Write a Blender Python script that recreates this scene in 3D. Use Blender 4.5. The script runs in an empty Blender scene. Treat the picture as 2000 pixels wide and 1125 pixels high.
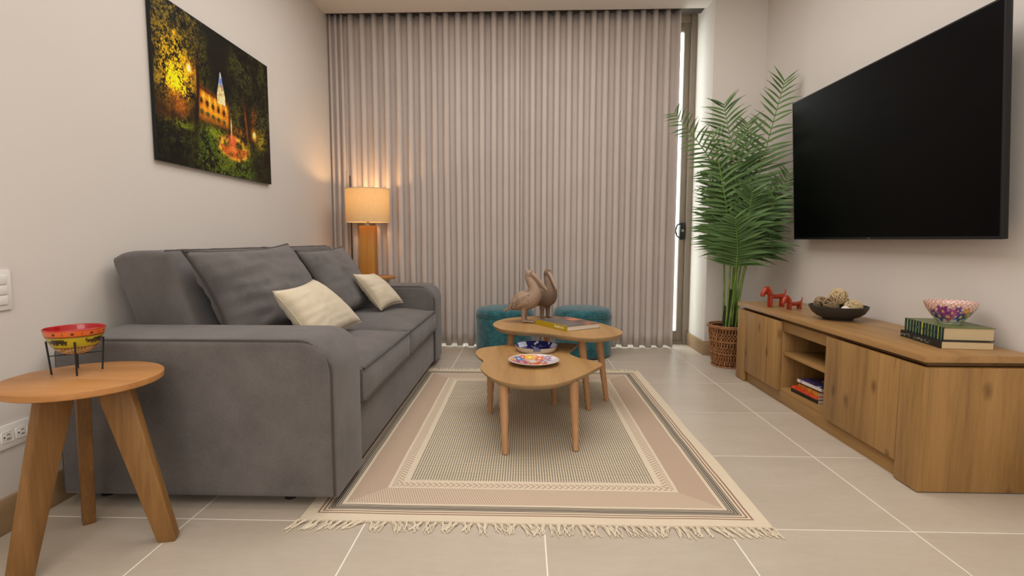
import bpy, bmesh, math, random
import numpy as np
from mathutils import Vector, Matrix, noise
random.seed(7)
PI = math.pi
S = bpy.context.scene
COL = S.collection

# ------------------------------------------------------------------ camera, world, lights, exposure
cd = bpy.data.cameras.new('camera'); cam = bpy.data.objects.new('camera', cd); COL.objects.link(cam)
cd.sensor_width = 36; cd.lens = 36*1053/2000; cd.shift_x = 0.0065; cd.clip_start = .02
cam.location = (0, 0, .95)
cam.rotation_euler = (math.radians(90-5.128), 0, math.radians(1.95))
S.camera = cam
S.view_settings.view_transform = 'Standard'; S.view_settings.look = 'None'
S.view_settings.gamma = 1; S.view_settings.use_curve_mapping = False
S.view_settings.exposure = 0.30

W = bpy.data.worlds.new('sky'); S.world = W; W.use_nodes = True
W.node_tree.nodes['Background'].inputs[0].default_value = (.93, .97, 1, 1)
W.node_tree.nodes['Background'].inputs[1].default_value = 4.5

def area_light(name, loc, size, power, col, rot=(0, 0, 0)):
    l = bpy.data.lights.new(name, 'AREA'); l.shape = 'RECTANGLE'; l.size, l.size_y = size
    l.energy = power; l.color = col
    o = bpy.data.objects.new(name, l); COL.objects.link(o); o.location = loc; o.rotation_euler = rot
    return o
area_light('ceiling_light_middle', (.05, 2.75, 2.83), (2.2, 2.6), 40, (1, .965, .935))
area_light('ceiling_fill_rear', (0, -.7, 2.83), (2.4, 2.2), 36, (1, .97, .94))  # fill added under the ceiling behind the camera, without any fixture
area_light('rear_fill_light', (0, -2.9, 1.75), (2.6, 1.5), 34, (1, .98, .96), (math.radians(90), 0, 0))  # frontal fill added to brighten curtains and pier; the rear wall has no window

# ------------------------------------------------------------------ helpers
def srgb(c):
    if isinstance(c, str):
        c = [int(c[i:i+2], 16)/255 for i in (0, 2, 4)]
    return tuple((x/12.92 if x <= .04045 else ((x+.055)/1.055)**2.4) for x in c[:3])
def rgba(c): return (*srgb(c), 1)

class N:
    """tiny node-graph helper"""
    def __init__(s, name, rough=.6, spec=.4):
        s.m = bpy.data.materials.new(name); s.m.use_nodes = True
        s.t = s.m.node_tree; s.b = s.t.nodes['Principled BSDF']; s.out = s.t.nodes['Material Output']
        s.b.inputs['Roughness'].default_value = rough
        s.b.inputs['Specular IOR Level'].default_value = spec
    def n(s, typ, **kw):
        x = s.t.nodes.new(typ)
        for k, v in kw.items():
            if k.startswith('i_'):
                key = k[2:]; key = int(key) if key.isdigit() else key.replace('_', ' ')
                s.put(x.inputs[key], v)
            else: setattr(x, k, v)
        return x
    def put(s, sock, v):
        if isinstance(v, bpy.types.NodeSocket): s.t.links.new(v, sock)
        else: sock.default_value = v
    def math(s, op, a, b=None, c=None):
        x = s.t.nodes.new('ShaderNodeMath'); x.operation = op
        s.put(x.inputs[0], a)
        if b is not None: s.put(x.inputs[1], b)
        if c is not None: s.put(x.inputs[2], c)
        return x.outputs[0]
    def obj(s, scale=(1, 1, 1), rot=(0, 0, 0), loc=(0, 0, 0), rnd=False):
        tc = s.n('ShaderNodeTexCoord'); o = tc.outputs['Object']
        if rnd:
            oi = s.n('ShaderNodeObjectInfo'); va = s.n('ShaderNodeVectorMath', operation='ADD')
            mu = s.math('MULTIPLY', oi.outputs['Random'], 37.0)
            cx = s.n('ShaderNodeCombineXYZ'); [s.put(cx.inputs[i], mu) for i in range(3)]
            s.put(va.inputs[0], o); s.put(va.inputs[1], cx.outputs[0]); o = va.outputs[0]
        mp = s.n('ShaderNodeMapping'); s.put(mp.inputs[0], o)
        mp.inputs['Scale'].default_value = scale; mp.inputs['Rotation'].default_value = rot; mp.inputs['Location'].default_value = loc
        return mp.outputs[0]
    def noise(s, vec, scale, detail=4, rough=.55, dist=0):
        x = s.n('ShaderNodeTexNoise'); s.put(x.inputs['Vector'], vec)
        x.inputs['Scale'].default_value = scale; x.inputs['Detail'].default_value = detail
        x.inputs['Roughness'].default_value = rough; x.inputs['Distortion'].default_value = dist
        return x.outputs['Fac']
    def ramp(s, fac, stops, const=False):
        x = s.n('ShaderNodeValToRGB'); s.put(x.inputs[0], fac); e = x.color_ramp.elements
        if const: x.color_ramp.interpolation = 'CONSTANT'
        while len(e) < len(stops): e.new(.5)
        for q, (p, c) in zip(e, stops): q.position = p; q.color = rgba(c)
        return x.outputs[0]
    def mix(s, f, a, b, blend='MIX'):
        x = s.n('ShaderNodeMix', data_type='RGBA', blend_type=blend)
        s.put(x.inputs[0], f)
        s.put(x.inputs[6], a if isinstance(a, bpy.types.NodeSocket) else rgba(a))
        s.put(x.inputs[7], b if isinstance(b, bpy.types.NodeSocket) else rgba(b))
        return x.outputs[2]
    def col(s, c): s.put(s.b.inputs['Base Color'], c if isinstance(c, bpy.types.NodeSocket) else rgba(c)); return s
    def bump(s, h, strength=.3, dist=.002):
        x = s.n('ShaderNodeBump'); s.put(x.inputs['Height'], h)
        x.inputs['Strength'].default_value = strength; x.inputs['Distance'].default_value = dist
        s.put(s.b.inputs['Normal'], x.outputs[0]); return s

MT = {}
def plain(name, c, rough=.5, var=.06, scale=30, spec=.4, bump=0, metal=0):
    k = N(name, rough, spec); v = k.obj(rnd=True)
    c = srgb(c); f = k.noise(v, scale, 3)
    x = k.n('ShaderNodeMix', data_type='RGBA'); k.put(x.inputs[0], f)
    x.inputs[6].default_value = (*[q*(1-var) for q in c], 1); x.inputs[7].default_value = (*[min(1, q*(1+var)) for q in c], 1)
    k.put(k.b.inputs['Base Color'], x.outputs[2]); k.b.inputs['Metallic'].default_value = metal
    if bump: k.bump(f, bump, .001)
    MT[name] = k.m; return k
def wood(name, dark, mid, light, grain='Z', rough=.45, knots=False, sc=1.0):
    k = N(name, rough, .35)
    st = {'X': (.07, 1, 1), 'Y': (1, .07, 1), 'Z': (1, 1, .07)}[grain]
    v = k.obj(scale=st, rnd=True)
    a = k.noise(v, 9*sc, 5, .6, .6); b = k.noise(v, 90*sc, 3, .6)
    f = k.math('ADD', k.math('MULTIPLY', a, .75), k.math('MULTIPLY', b, .25))
    c = k.ramp(f, [(.30, dark), (.5, mid), (.70, light)])
    if knots:
        st2 = {'X': (.35, 1, 1), 'Y': (1, .35, 1), 'Z': (1, 1, .35)}[grain]
        sx = k.n('ShaderNodeSeparateXYZ'); k.put(sx.inputs[0], k.obj(rnd=True)); cx = k.n('ShaderNodeCombineXYZ')
        k.put(cx.inputs[0], k.math('ADD', sx.outputs[0], sx.outputs[1])); k.put(cx.inputs[1], k.math('MULTIPLY', sx.outputs[2], .55))
        vo = k.n('ShaderNodeTexVoronoi', voronoi_dimensions='2D'); k.put(vo.inputs['Vector'], cx.outputs[0]); vo.inputs['Scale'].default_value = 5.5
        d = k.math('ADD', vo.outputs['Distance'], k.math('MULTIPLY', k.math('SUBTRACT', k.noise(k.obj(rnd=True), 25), .5), .12))
        kn = k.ramp(d, [(.03, 'ffffff'), (.13, '000000')])
        c = k.mix(k.math('MULTIPLY', kn, .65), c, '5a3a1c')
        st3 = {'X': (.05, 1, 1), 'Y': (1, .05, 1), 'Z': (1, 1, .05)}[grain]
        cr = k.noise(k.obj(scale=st3, rnd=True), 13, 2, .5, 1.2)
        crk = k.ramp(cr, [(.655, '000000'), (.70, 'ffffff')])
        c = k.mix(k.math('MULTIPLY', crk, .5), c, '53361b')
    k.col(c); k.bump(b, .12, .0008); MT[name] = k.m; return k
def fabric(name, c1, c2, scale=220, bump=.35, blot=6, rough=.95, sheen=.2):
    k = N(name, rough, .15); v = k.obj(rnd=True)
    a = k.noise(v, blot, 5, .6); w = k.noise(v, scale, 3, .7)
    f = k.math('ADD', k.math('MULTIPLY', a, .6), k.math('MULTIPLY', w, .4))
    k.col(k.ramp(f, [(.34, c1), (.64, c2)])); k.bump(w, bump, .0015)
    k.b.inputs['Sheen Weight'].default_value = sheen
    MT[name] = k.m; return k
def vcol(name, rough=.4, spec=.4, coat=0):
    k = N(name, rough, spec); a = k.n('ShaderNodeVertexColor'); a.layer_name = 'paint'
    f = k.noise(k.obj(), 400, 2)
    k.col(k.mix(k.math('MULTIPLY', f, .12), a.outputs[0], '404040')); k.b.inputs['Coat Weight'].default_value = coat
    MT[name] = k.m; return k

# --- geometry helpers
def addbox(bm, x0, x1, y0, y1, z0, z1, bev=0, seg=2):
    r = bmesh.ops.create_cube(bm, size=1, matrix=Matrix.Translation(((x0+x1)/2, (y0+y1)/2, (z0+z1)/2)) @ Matrix.Diagonal((x1-x0, y1-y0, z1-z0, 1)))
    if bev:
        es = list({e for v in r['verts'] for e in v.link_edges})
        bmesh.ops.bevel(bm, geom=es, offset=bev, segments=seg, profile=.5, affect='EDGES')
def box(*a, **k):
    bm = bmesh.new(); addbox(bm, *a, **k); return bm
def addtube(bm, pts, rad, seg=8, closed=False, caps=True, flat=None):
    """sweep a circle along pts; rad is a number or list; flat=(sx,sy) squashes the section"""
    pts = [Vector(p) for p in pts]; n = len(pts)
    rad = rad if hasattr(rad, '__len__') else [rad]*n
    tang = []
    for i in range(n):
        a = pts[(i-1) % n] if (closed or i > 0) else pts[i]; b = pts[(i+1) % n] if (closed or i < n-1) else pts[i]
        d = b-a; tang.append(d.normalized() if d.length > 1e-9 else Vector((0, 0, 1)))
    up = Vector((0, 0, 1)) if abs(tang[0].z) < .9 else Vector((1, 0, 0))
    u = tang[0].cross(up).normalized(); rings = []
    for i in range(n):
        u = (u - tang[i]*u.dot(tang[i])); u = u.normalized() if u.length > 1e-6 else tang[i].orthogonal().normalized()
        w = tang[i].cross(u); fx, fy = (flat if flat else (1, 1))
        rings.append([bm.verts.new(pts[i]+(u*math.cos(t)*fx+w*math.sin(t)*fy)*rad[i]) for t in [2*PI*k/seg for k in range(seg)]])
    for i in range(n if closed else n-1):
        a, b = rings[i], rings[(i+1) % n]
        for k in range(seg):
            bm.faces.new((a[k], a[(k+1) % seg], b[(k+1) % seg], b[k]))
    if caps and not closed:
        bm.faces.new(list(reversed(rings[0]))); bm.faces.new(rings[-1])
def tube(*a, **k):
    bm = bmesh.new(); addtube(bm, *a, **k); return bm
def addlathe(bm, prof, seg=48, c=(0, 0, 0), cap0=True, cap1=True):
    rings = []
    for r, z in prof:
        if r < 1e-6: rings.append([bm.verts.new((c[0], c[1], c[2]+z))])
        else: rings.append([bm.verts.new((c[0]+r*math.cos(2*PI*k/seg), c[1]+r*math.sin(2*PI*k/seg), c[2]+z)) for k in range(seg)])
    for a, b in zip(rings, rings[1:]):
        for k in range(seg):
            k2 = (k+1) % seg
            if len(a) == 1 and len(b) == 1: break
            if len(a) == 1: bm.faces.new((a[0], b[k2], b[k]))
            elif len(b) == 1: bm.faces.new((a[k], a[k2], b[0]))
            else: bm.faces.new((a[k], a[k2], b[k2], b[k]))
    if cap0 and len(rings[0]) > 1: bm.faces.new(list(reversed(rings[0])))
    if cap1 and len(rings[-1]) > 1: bm.faces.new(rings[-1])
def lathe(*a, **k):
    bm = bmesh.new(); addlathe(bm, *a, **k); bmesh.ops.recalc_face_normals(bm, faces=bm.faces); return bm
def prism(pts, f, a, b, bev=0, seg=3):
    """outline pts (p,q) extruded from a to b; f(p,q,t) -> xyz"""
    bm = bmesh.new(); A = [bm.verts.new(f(p, q, a)) for p, q in pts]; B = [bm.verts.new(f(p, q, b)) for p, q in pts]
    n = len(pts); fa = bm.faces.new(A); fb = bm.faces.new(list(reversed(B)))
    for i in range(n): bm.faces.new((A[(i+1) % n], A[i], B[i], B[(i+1) % n]))
    bmesh.ops.recalc_face_normals(bm, faces=bm.faces)
    if bev:
        es = list(set(fa.edges) | set(fb.edges)); bmesh.ops.bevel(bm, geom=es, offset=bev, segments=seg, profile=.5, affect='EDGES')
    return bm
def spline(pts, closed=True, k=8):
    out = []; n = len(pts); P = [Vector(p) for p in pts]
    for i in range(n if closed else n-1):
        p0 = P[(i-1) % n] if closed or i > 0 else P[i]; p1 = P[i]; p2 = P[(i+1) % n]; p3 = P[(i+2) % n] if closed or i < n-2 else P[i+1]
        for j in range(k):
            t = j/k
            out.append(.5*((2*p1)+(p2-p0)*t+(2*p0-5*p1+4*p2-p3)*t*t+(3*p1-p0-3*p2+p3)*t**3))
    if not closed: out.append(P[-1])
    return out
def ob(name, bm, mat, parent=None, smooth=True, sharp=35):
    """link bm (world coordinates) as one mesh object; children are stored relative to their top parent's origin"""
    me = bpy.data.meshes.new(name)
    if isinstance(bm, bpy.types.Mesh): me = bm
    else:
        bm.to_mesh(me); bm.free()
    o = bpy.data.objects.new(name, me); COL.objects.link(o)
    if isinstance(mat, str): mat = MT[mat]
    me.materials.clear(); me.materials.append(mat)
    if smooth:
        me.polygons.foreach_set('use_smooth', [True]*len(me.polygons)); me.set_sharp_from_angle(angle=math.radians(sharp))
    if parent is not None:
        top = parent
        while top.parent: top = top.parent
        me.transform(Matrix.Translation(-Vector(top.location))); o.parent = parent
    return o
def thing(name, loc, label, cat, group=None):
    o = bpy.data.objects.new(name, None); COL.objects.link(o); o.location = loc; o.empty_display_size = .05
    o['label'] = label; o['category'] = cat
    if group: o['group'] = group
    return o
def tag(o, label, cat, group=None):
    o['label'] = label; o['category'] = cat
    if group: o['group'] = group
    return o
def struct(o): o['kind'] = 'structure'; return o
def stuff(o): o['kind'] = 'stuff'; return o
def paint(o, fn, world=True):
    me = o.data; at = me.color_attributes.new('paint', 'FLOAT_COLOR', 'POINT')
    buf = np.ones((len(me.vertices), 4), np.float32)
    for i, v in enumerate(me.vertices): buf[i, :3] = srgb(fn(v.co))
    at.data.foreach_set('color', buf.ravel())
def bake(o):
    """apply modifiers without operators"""
    dg = bpy.context.evaluated_depsgraph_get(); dg.update()
    me = bpy.data.meshes.new_from_object(o.evaluated_get(dg)); o.modifiers.clear(); old = o.data; o.data = me
    bpy.data.meshes.remove(old); return o
def hexc(h): return tuple(int(h[i:i+2], 16)/255 for i in (0, 2, 4))
def lerp(a, b, t): return tuple(x+(y-x)*t for x, y in zip(a, b))
def nz(x, y, z=0, s=1): return noise.noise(Vector((x*s, y*s, z*s)))

# ------------------------------------------------------------------ materials
def wallmat(name, c):
    k = N(name, .9, .15); v = k.obj(); f = k.noise(v, 2.2, 4); g = k.noise(v, 260, 3)
    a = srgb(c); x = k.n('ShaderNodeMix', data_type='RGBA'); k.put(x.inputs[0], f)
    x.inputs[6].default_value = (*[q*.975 for q in a], 1); x.inputs[7].default_value = (*[min(1, q*1.02) for q in a], 1)
    k.put(k.b.inputs['Base Color'], x.outputs[2]); k.bump(g, .06, .001); MT[name] = k.m
wallmat('wall_paint', 'd9d2ca'); wallmat('ceiling_paint', 'e6dfd8')
k = N('floor_tile', .34, .45); v = k.obj(scale=(.35, 1, 1), rnd=True)
f = k.math('ADD', k.math('MULTIPLY', k.noise(v, 5, 6, .65), .7), k.math('MULTIPLY', k.noise(v, 60, 3), .3))
oi = k.n('ShaderNodeObjectInfo'); f = k.math('ADD', f, k.math('MULTIPLY', k.math('SUBTRACT', oi.outputs['Random'], .5), .12))
k.col(k.ramp(f, [(.25, 'b6a998'), (.55, 'c1b5a5'), (.8, 'cabfb0')])); k.bump(k.noise(k.obj(), 150, 3), .05, .0008); MT['floor_tile'] = k.m
plain('grout', 'f0e9de', .85, .05, 80)
wood('baseboard_wood', '8f7250', 'a08462', 'b09472', 'Y', .5)
wood('baseboard_wood_x', '8f7250', 'a08462', 'b09472', 'X', .5)
wood('cabinet_v', '7f5f38', 'a07a48', 'b08a56', 'Z', .5, True)
wood('cabinet_h', '86663c', 'a07a48', 'ae8854', 'Y', .45)
wood('cabinet_top', '8f6c44', 'a67f50', 'b48d5c', 'Y', .38)
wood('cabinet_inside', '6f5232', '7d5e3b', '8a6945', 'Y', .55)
wood('table_top', 'a06c3a', 'b57f4a', 'c28e58', 'X', .42)
wood('table_leg', '654522', '835d32', '987241', 'Z', .5, False, 1.4)
wood('coffee_top', '977144', 'ab8453', 'b9925f', 'Y', .42)
wood('coffee_edge', '8d7553', 'a08762', 'ae9570', 'X', .55)
wood('coffee_leg', 'a67a52', 'b58961', 'c0966e', 'Z', .45)
wood('lamp_wood', 'a36a28', 'bd8238', 'cf9546', 'Z', .5)
fabric('sofa', '55514f', '6f6a68', 260, .4, 5)
fabric('sofa_pipe', '3f3a38', '4d4745', 260, .3, 5)
fabric('cream', 'cdbfa4', 'd8ccb4', 240, .3, 7)
fabric('teal', '113f46', '38737a', 110, .9, 22, .85, .4)
fabric('rope', 'd6c7ab', 'e8dcc6', 300, .6, 30)
plain('white_plastic', 'ebe8e2', .35, .02); plain('slot', '2a2724', .6)
plain('black_metal', '1b1a1a', .45, .1); plain('frame_bronze', '85796b', .4, .05, 40, .5)
plain('track_dark', '4d4540', .6); plain('lock_black', '15171a', .35); plain('steel', '9a9690', .3, .05, 40, .5, 0, .9)
plain('tv_body', '0c0c0e', .4); plain('tv_bezel', '17181b', .35)
k = N('tv_screen', .35, .08); k.col(k.mix(k.noise(k.obj(), 3), '030304', '050506')); MT['tv_screen'] = k.m
plain('red_glaze', 'a03219', .3, .12, 60, .5); plain('bowl_black', '35322f', .5, .15, 50)
plain('pelican', '9c8470', .7, .18, 45, .25, .4); plain('pelican_dark', '7a6656', .7, .18, 45, .25, .4); plain('pelican_bill', 'a08670', .6, .12, 60)
plain('vine_light', 'c9b287', .8, .2, 90); plain('vine_mid', '9c8362', .8, .25, 90); plain('vine_dark', '6b553c', .85, .25, 90); plain('vine_core', '54412c', .9, .2)
wood('wicker', '74492a', '9c6a42', 'b88a60', 'Z', .6, False, 3); plain('wicker_dark', '4a2f1c', .8)
plain('soil', '2d261d', .95, .3, 60)
plain('pages', 'cdb78f', .85, .1, 300); plain('pages_white', 'ddd5c6', .85, .08, 300)
k = N('leaf', .5, .35); oi = k.n('ShaderNodeObjectInfo'); f = k.noise(k.obj(rnd=True), 9, 3)
k.col(k.mix(k.math('MULTIPLY', k.math('ADD', f, oi.outputs['Random']), .5), '2c4521', '66864a')); k.b.inputs['Sheen Weight'].default_value = .1; MT['leaf'] = k.m
k = N('frond_stem', .5, .35); k.col(k.ramp(k.noise(k.obj(), 14), [(.3, '4f7a2c'), (.7, '8aa04a')])); MT['frond_stem'] = k.m
plain('stem_dark', '28321f', .6, .3, 20)
vcol('print_gloss', .5, .15); vcol('ceramic', .22, .5, .3); vcol('book_cover', .4, .35)
# curtain: cloth that lets a little daylight through
k = N('curtain', .95, .1); v = k.obj(); w = k.noise(k.obj(scale=(1, 1, .6)), 420, 3, .7)
k.col(k.ramp(k.math('ADD', k.math('MULTIPLY', w, .5), k.math('MULTIPLY', k.noise(v, 3), .5)), [(.3, 'c6bab3'), (.7, 'd3c8c0')])); k.bump(w, .25, .001)
tr = k.n('ShaderNodeBsdfTranslucent'); tr.inputs[0].default_value = rgba('b3a59a')
ms = k.n('ShaderNodeMixShader'); ms.inputs[0].default_value = .12
k.t.links.new(k.b.outputs[0], ms.inputs[1]); k.t.links.new(tr.outputs[0], ms.inputs[2]); k.t.links.new(ms.outputs[0], k.out.inputs[0]); MT['curtain'] = k.m
# lamp shade: linen over a lit bulb
k = N('shade', .9, .1); v = k.obj(); w = k.noise(v, 160, 3, .8)
c = k.ramp(w, [(.3, 'c9ab7c'), (.7, 'e0c79b')]); k.col(c)
tr = k.n('ShaderNodeBsdfTranslucent'); k.put(tr.inputs[0], c)
ms = k.n('ShaderNodeMixShader'); ms.inputs[0].default_value = .17
k.t.links.new(k.b.outputs[0], ms.inputs[1]); k.t.links.new(tr.outputs[0], ms.inputs[2]); k.t.links.new(ms.outputs[0], k.out.inputs[0]); MT['shade'] = k.m
k = N('bulb'); k.col(k.mix(k.noise(k.obj(), 5), 'fff0d8', 'fff6e6')); k.b.inputs['Emission Color'].default_value = rgba('ffd9a0'); k.b.inputs['Emission Strength'].default_value = 5; MT['bulb'] = k.m
# glass pane
k = N('glass', .02, .5); gl = k.n('ShaderNodeBsdfGlossy'); gl.inputs['Roughness'].default_value = .02; tp = k.n('ShaderNodeBsdfTransparent')
k.put(tp.inputs[0], k.mix(k.noise(k.obj(), 1), 'f2f6f3', 'f6f9f7'))
ms = k.n('ShaderNodeMixShader'); ms.inputs[0].default_value = .06
k.t.links.new(tp.outputs[0], ms.inputs[1]); k.t.links.new(gl.outputs[0], ms.inputs[2]); k.t.links.new(ms.outputs[0], k.out.inputs[0]); MT['glass'] = k.m

# rug: woven bands that follow the distance to the edge
RX0, RX1, RY0, RY1 = -.758, .825, 1.722, 3.85
def rugmat():
    k = N('rug', .95, .1); tc = k.n('ShaderNodeTexCoord'); sp = k.n('ShaderNodeSeparateXYZ'); k.put(sp.inputs[0], tc.outputs['Object'])
    hx, hy = (RX1-RX0)/2, (RY1-RY0)/2
    x, y = sp.outputs[0], sp.outputs[1]
    dx = k.math('SUBTRACT', hx, k.math('ABSOLUTE', x)); dy = k.math('SUBTRACT', hy, k.math('ABSOLUTE', y))
    d = k.math('MINIMUM', dx, dy)
    wob = k.math('MULTIPLY', k.math('SUBTRACT', k.noise(k.obj(), 5, 2), .5), .006); d = k.math('ADD', d, wob)
    cream = 'e0d1b9'; brown = '937560'; tan = 'bea792'; dark = '4d4a4b'
    L = .4
    bands = [(0, cream), (.045, brown), (.0505, cream), (.059, brown), (.0645, cream), (.073, dark), (.0765, 'b9ac96'), (.081, dark), (.0845, 'b9ac96'), (.089, dark),
             (.0925, 'b9ac96'), (.097, dark), (.1005, 'b9ac96'), (.105, dark), (.109, cream), (.121, tan), (.242, cream), (.252, tan), (.290, cream), (.310, cream)]
    base = k.ramp(k.math('DIVIDE', d, L), [(p/L, c) for p, c in bands], True)
    # woven threads in the tan band
    def tri(v, p): return k.math('ABSOLUTE', k.math('SUBTRACT', k.math('FRACT', k.math('DIVIDE', v, p)), .5))
    thread = k.math('GREATER_THAN', tri(k.math('ADD', x, k.math('MULTIPLY', y, .35)), .009), .30)
    intan = k.math('MULTIPLY', k.math('GREATER_THAN', d, .123), k.math('LESS_THAN', d, .240))
    base = k.mix(k.math('MULTIPLY', k.math('MULTIPLY', thread, intan), k.math('MULTIPLY', k.math('GREATER_THAN', dx, dy), .7)), base, cream)
    # chevrons in the narrow band
    inh = k.math('MULTIPLY', k.math('GREATER_THAN', d, .252), k.math('LESS_THAN', d, .290))
    along = k.n('ShaderNodeMix'); k.put(along.inputs[0], k.math('LESS_THAN', dx, dy)); k.put(along.inputs[2], x); k.put(along.inputs[3], y)
    vv = k.math('ABSOLUTE', k.math('SUBTRACT', d, .271))
    chev = k.math('GREATER_THAN', tri(k.math('ADD', along.outputs[0], vv), .022), .25)
    base = k.mix(k.math('MULTIPLY', chev, inh), base, cream)
    # dotted field
    fin = k.math('GREATER_THAN', d, .312)
    rowy = k.math('FLOOR', k.math('DIVIDE', y, .0125))
    off = k.math('MULTIPLY', k.math('MODULO', k.math('ABSOLUTE', rowy), 2), .0)
    gx = k.math('GREATER_THAN', tri(k.math('ADD', x, off), .0105), .21); gy = k.math('GREATER_THAN', tri(y, .0125), .17)
    dot = k.math('MULTIPLY', gx, gy)
    tone = k.mix(k.noise(k.obj(scale=(.15, 2, 1)), 9, 3), '4f4b4a', '736b64')
    lite = k.mix(k.noise(k.obj(scale=(.2, 4, 1)), 12, 3), 'd6c6a9', 'e4d7bd')
    field = k.mix(dot, lite, tone)
    c = k.mix(fin, base, field)
    g = k.noise(k.obj(), 420, 3)
    c = k.mix(k.math('MULTIPLY', k.math('SUBTRACT', g, .35), .3), c, '9a8c78')
    k.col(c); k.bump(k.math('ADD', g, dot), .5, .0015); MT['rug'] = k.m
rugmat()

# ------------------------------------------------------------------ room shell
WL, WR, YB, YF, ZC = -1.685, 1.90, 4.90, -3.0, 2.84
fl = struct(ob('floor', box(WL-.1, WR+.1, YF, 5.05, -.12, -.001), 'grout'))
xs = sorted({WL, WR, *[x for x in [.071+.602*i for i in range(-4, 5)] if WL < x < WR]})
ys = [1.727+.607*i for i in range(-5, 6)]+[5.0]
protos = {}
for i in range(len(xs)-1):
    for j in range(len(ys)-1):
        w, h = xs[i+1]-xs[i], ys[j+1]-ys[j]
        key = (round(w, 3), round(h, 3))
        if key not in protos:
            protos[key] = box(-w/2+.0022, w/2-.0024, -h/2+.0024, h/2-.0024, -.0035, 0, bev=.0007, seg=1)
            me = bpy.data.meshes.new('tile'); protos[key].to_mesh(me); protos[key].free(); me.materials.append(MT['floor_tile']); protos[key] = me
        o = bpy.data.objects.new('tile', protos[key]); COL.objects.link(o); o.parent = fl
        o.location = ((xs[i]+xs[i+1])/2, (ys[j]+ys[j+1])/2, 0)
struct(ob('wall_left', box(WL-.12, WL, YF, 5.05, -.12, 3.1), 'wall_paint'))
struct(ob('wall_right', box(WR, WR+.12, YF, 5.05, -.12, 3.1), 'wall_paint'))
struct(ob('wall_front', box(WL-.12, WR+.12, YF-.12, YF, -.12, 3.1), 'wall_paint'))
struct(ob('wall_pier', box(1.492, WR, 4.45, 5.05, 0, ZC), 'wall_paint'))
struct(ob('wall_back', box(WL, 1.492, YB, 5.05, 2.905, 3.05), 'wall_paint'))
bm = bmesh.new(); addbox(bm, WL, WR, YF, 4.66, ZC, 3.1); addbox(bm, WL, 1.492, 4.66, 5.05, 2.91, 3.1); addbox(bm, 1.492, WR, 4.66, 5.05, ZC, 3.1)
struct(ob('ceiling', bm, 'ceiling_paint', smooth=False))
struct(ob('baseboard_left', box(WL, WL+.013, YF, 4.62, 0, .115, bev=.002), 'baseboard_wood'))
struct(ob('baseboard_right', box(WR-.013, WR, YF, 4.45, 0, .115, bev=.002), 'baseboard_wood'))
bb = struct(ob('baseboard_pier', box(1.479, WR-.013, 4.437, 4.45, 0, .115, bev=.002), 'baseboard_wood_x'))
struct(ob('trim_1', box(1.479, 1.492, 4.45, 4.88, 0, .115, bev=.002), 'baseboard_wood'))

# sliding balcony door behind the curtain
dr = bpy.data.objects.new('door_1', None); COL.objects.link(dr); dr.location = (0, 4.95, 0); struct(dr)
dr['label'] = 'bronze framed sliding glass balcony door behind the curtain'
bm = bmesh.new()
addbox(bm, 1.445, 1.492, 4.88, 5.0, 0, 2.905, .003); addbox(bm, WL, WL+.06, 4.9, 5.0, 0, 2.905, .003)
addbox(bm, WL+.06, 1.445, 4.9, 5.0, 2.82, 2.905, .003); addbox(bm, WL+.06, 1.445, 4.9, 5.0, 0, .03, .003)
ob('door_frame', bm, 'frame_bronze', dr)
bays = [(WL+.06, -.62), (-.62, .40), (.40, 1.445)]
for i, (a, b) in enumerate(bays):
    y0 = 4.915 if i != 1 else 4.95
    bm = bmesh.new(); w = .052
    addbox(bm, a, a+w, y0, y0+.032, .03, 2.82, .002); addbox(bm, b-w, b, y0, y0+.032, .03, 2.82, .002)
    addbox(bm, a+w, b-w, y0, y0+.032, .03, .12, .002); addbox(bm, a+w, b-w, y0, y0+.032, 2.75, 2.82, .002)
    sash = ob('sash', bm, 'frame_bronze', dr)
    ob('pane', box(a+w, b-w, y0+.013, y0+.019, .12, 2.75), 'glass', sash)
lk = ob('lock', box(1.392, 1.438, 4.888, 4.915, .95, 1.10, bev=.008), 'lock_black', dr)
ob('door_pull', tube([(1.395, 4.895, .965), (1.365, 4.88, .98), (1.350, 4.876, 1.03), (1.365, 4.88, 1.08), (1.395, 4.895, 1.09)], .007, 8), 'lock_black', lk)
ob('lock_knob', tube([(1.415, 4.878, 1.03), (1.415, 4.89, 1.03)], .012, 12), 'steel', lk)
struct(ob('floor_balcony', box(-3.5, 3.5, 5.05, 7.0, -.12, -.02), 'grout'))
bm = bmesh.new(); addbox(bm, -3.5, 3.5, 6.9, 7.0, -.02, .95); struct(ob('wall_balcony', bm, 'wall_paint'))

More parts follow.
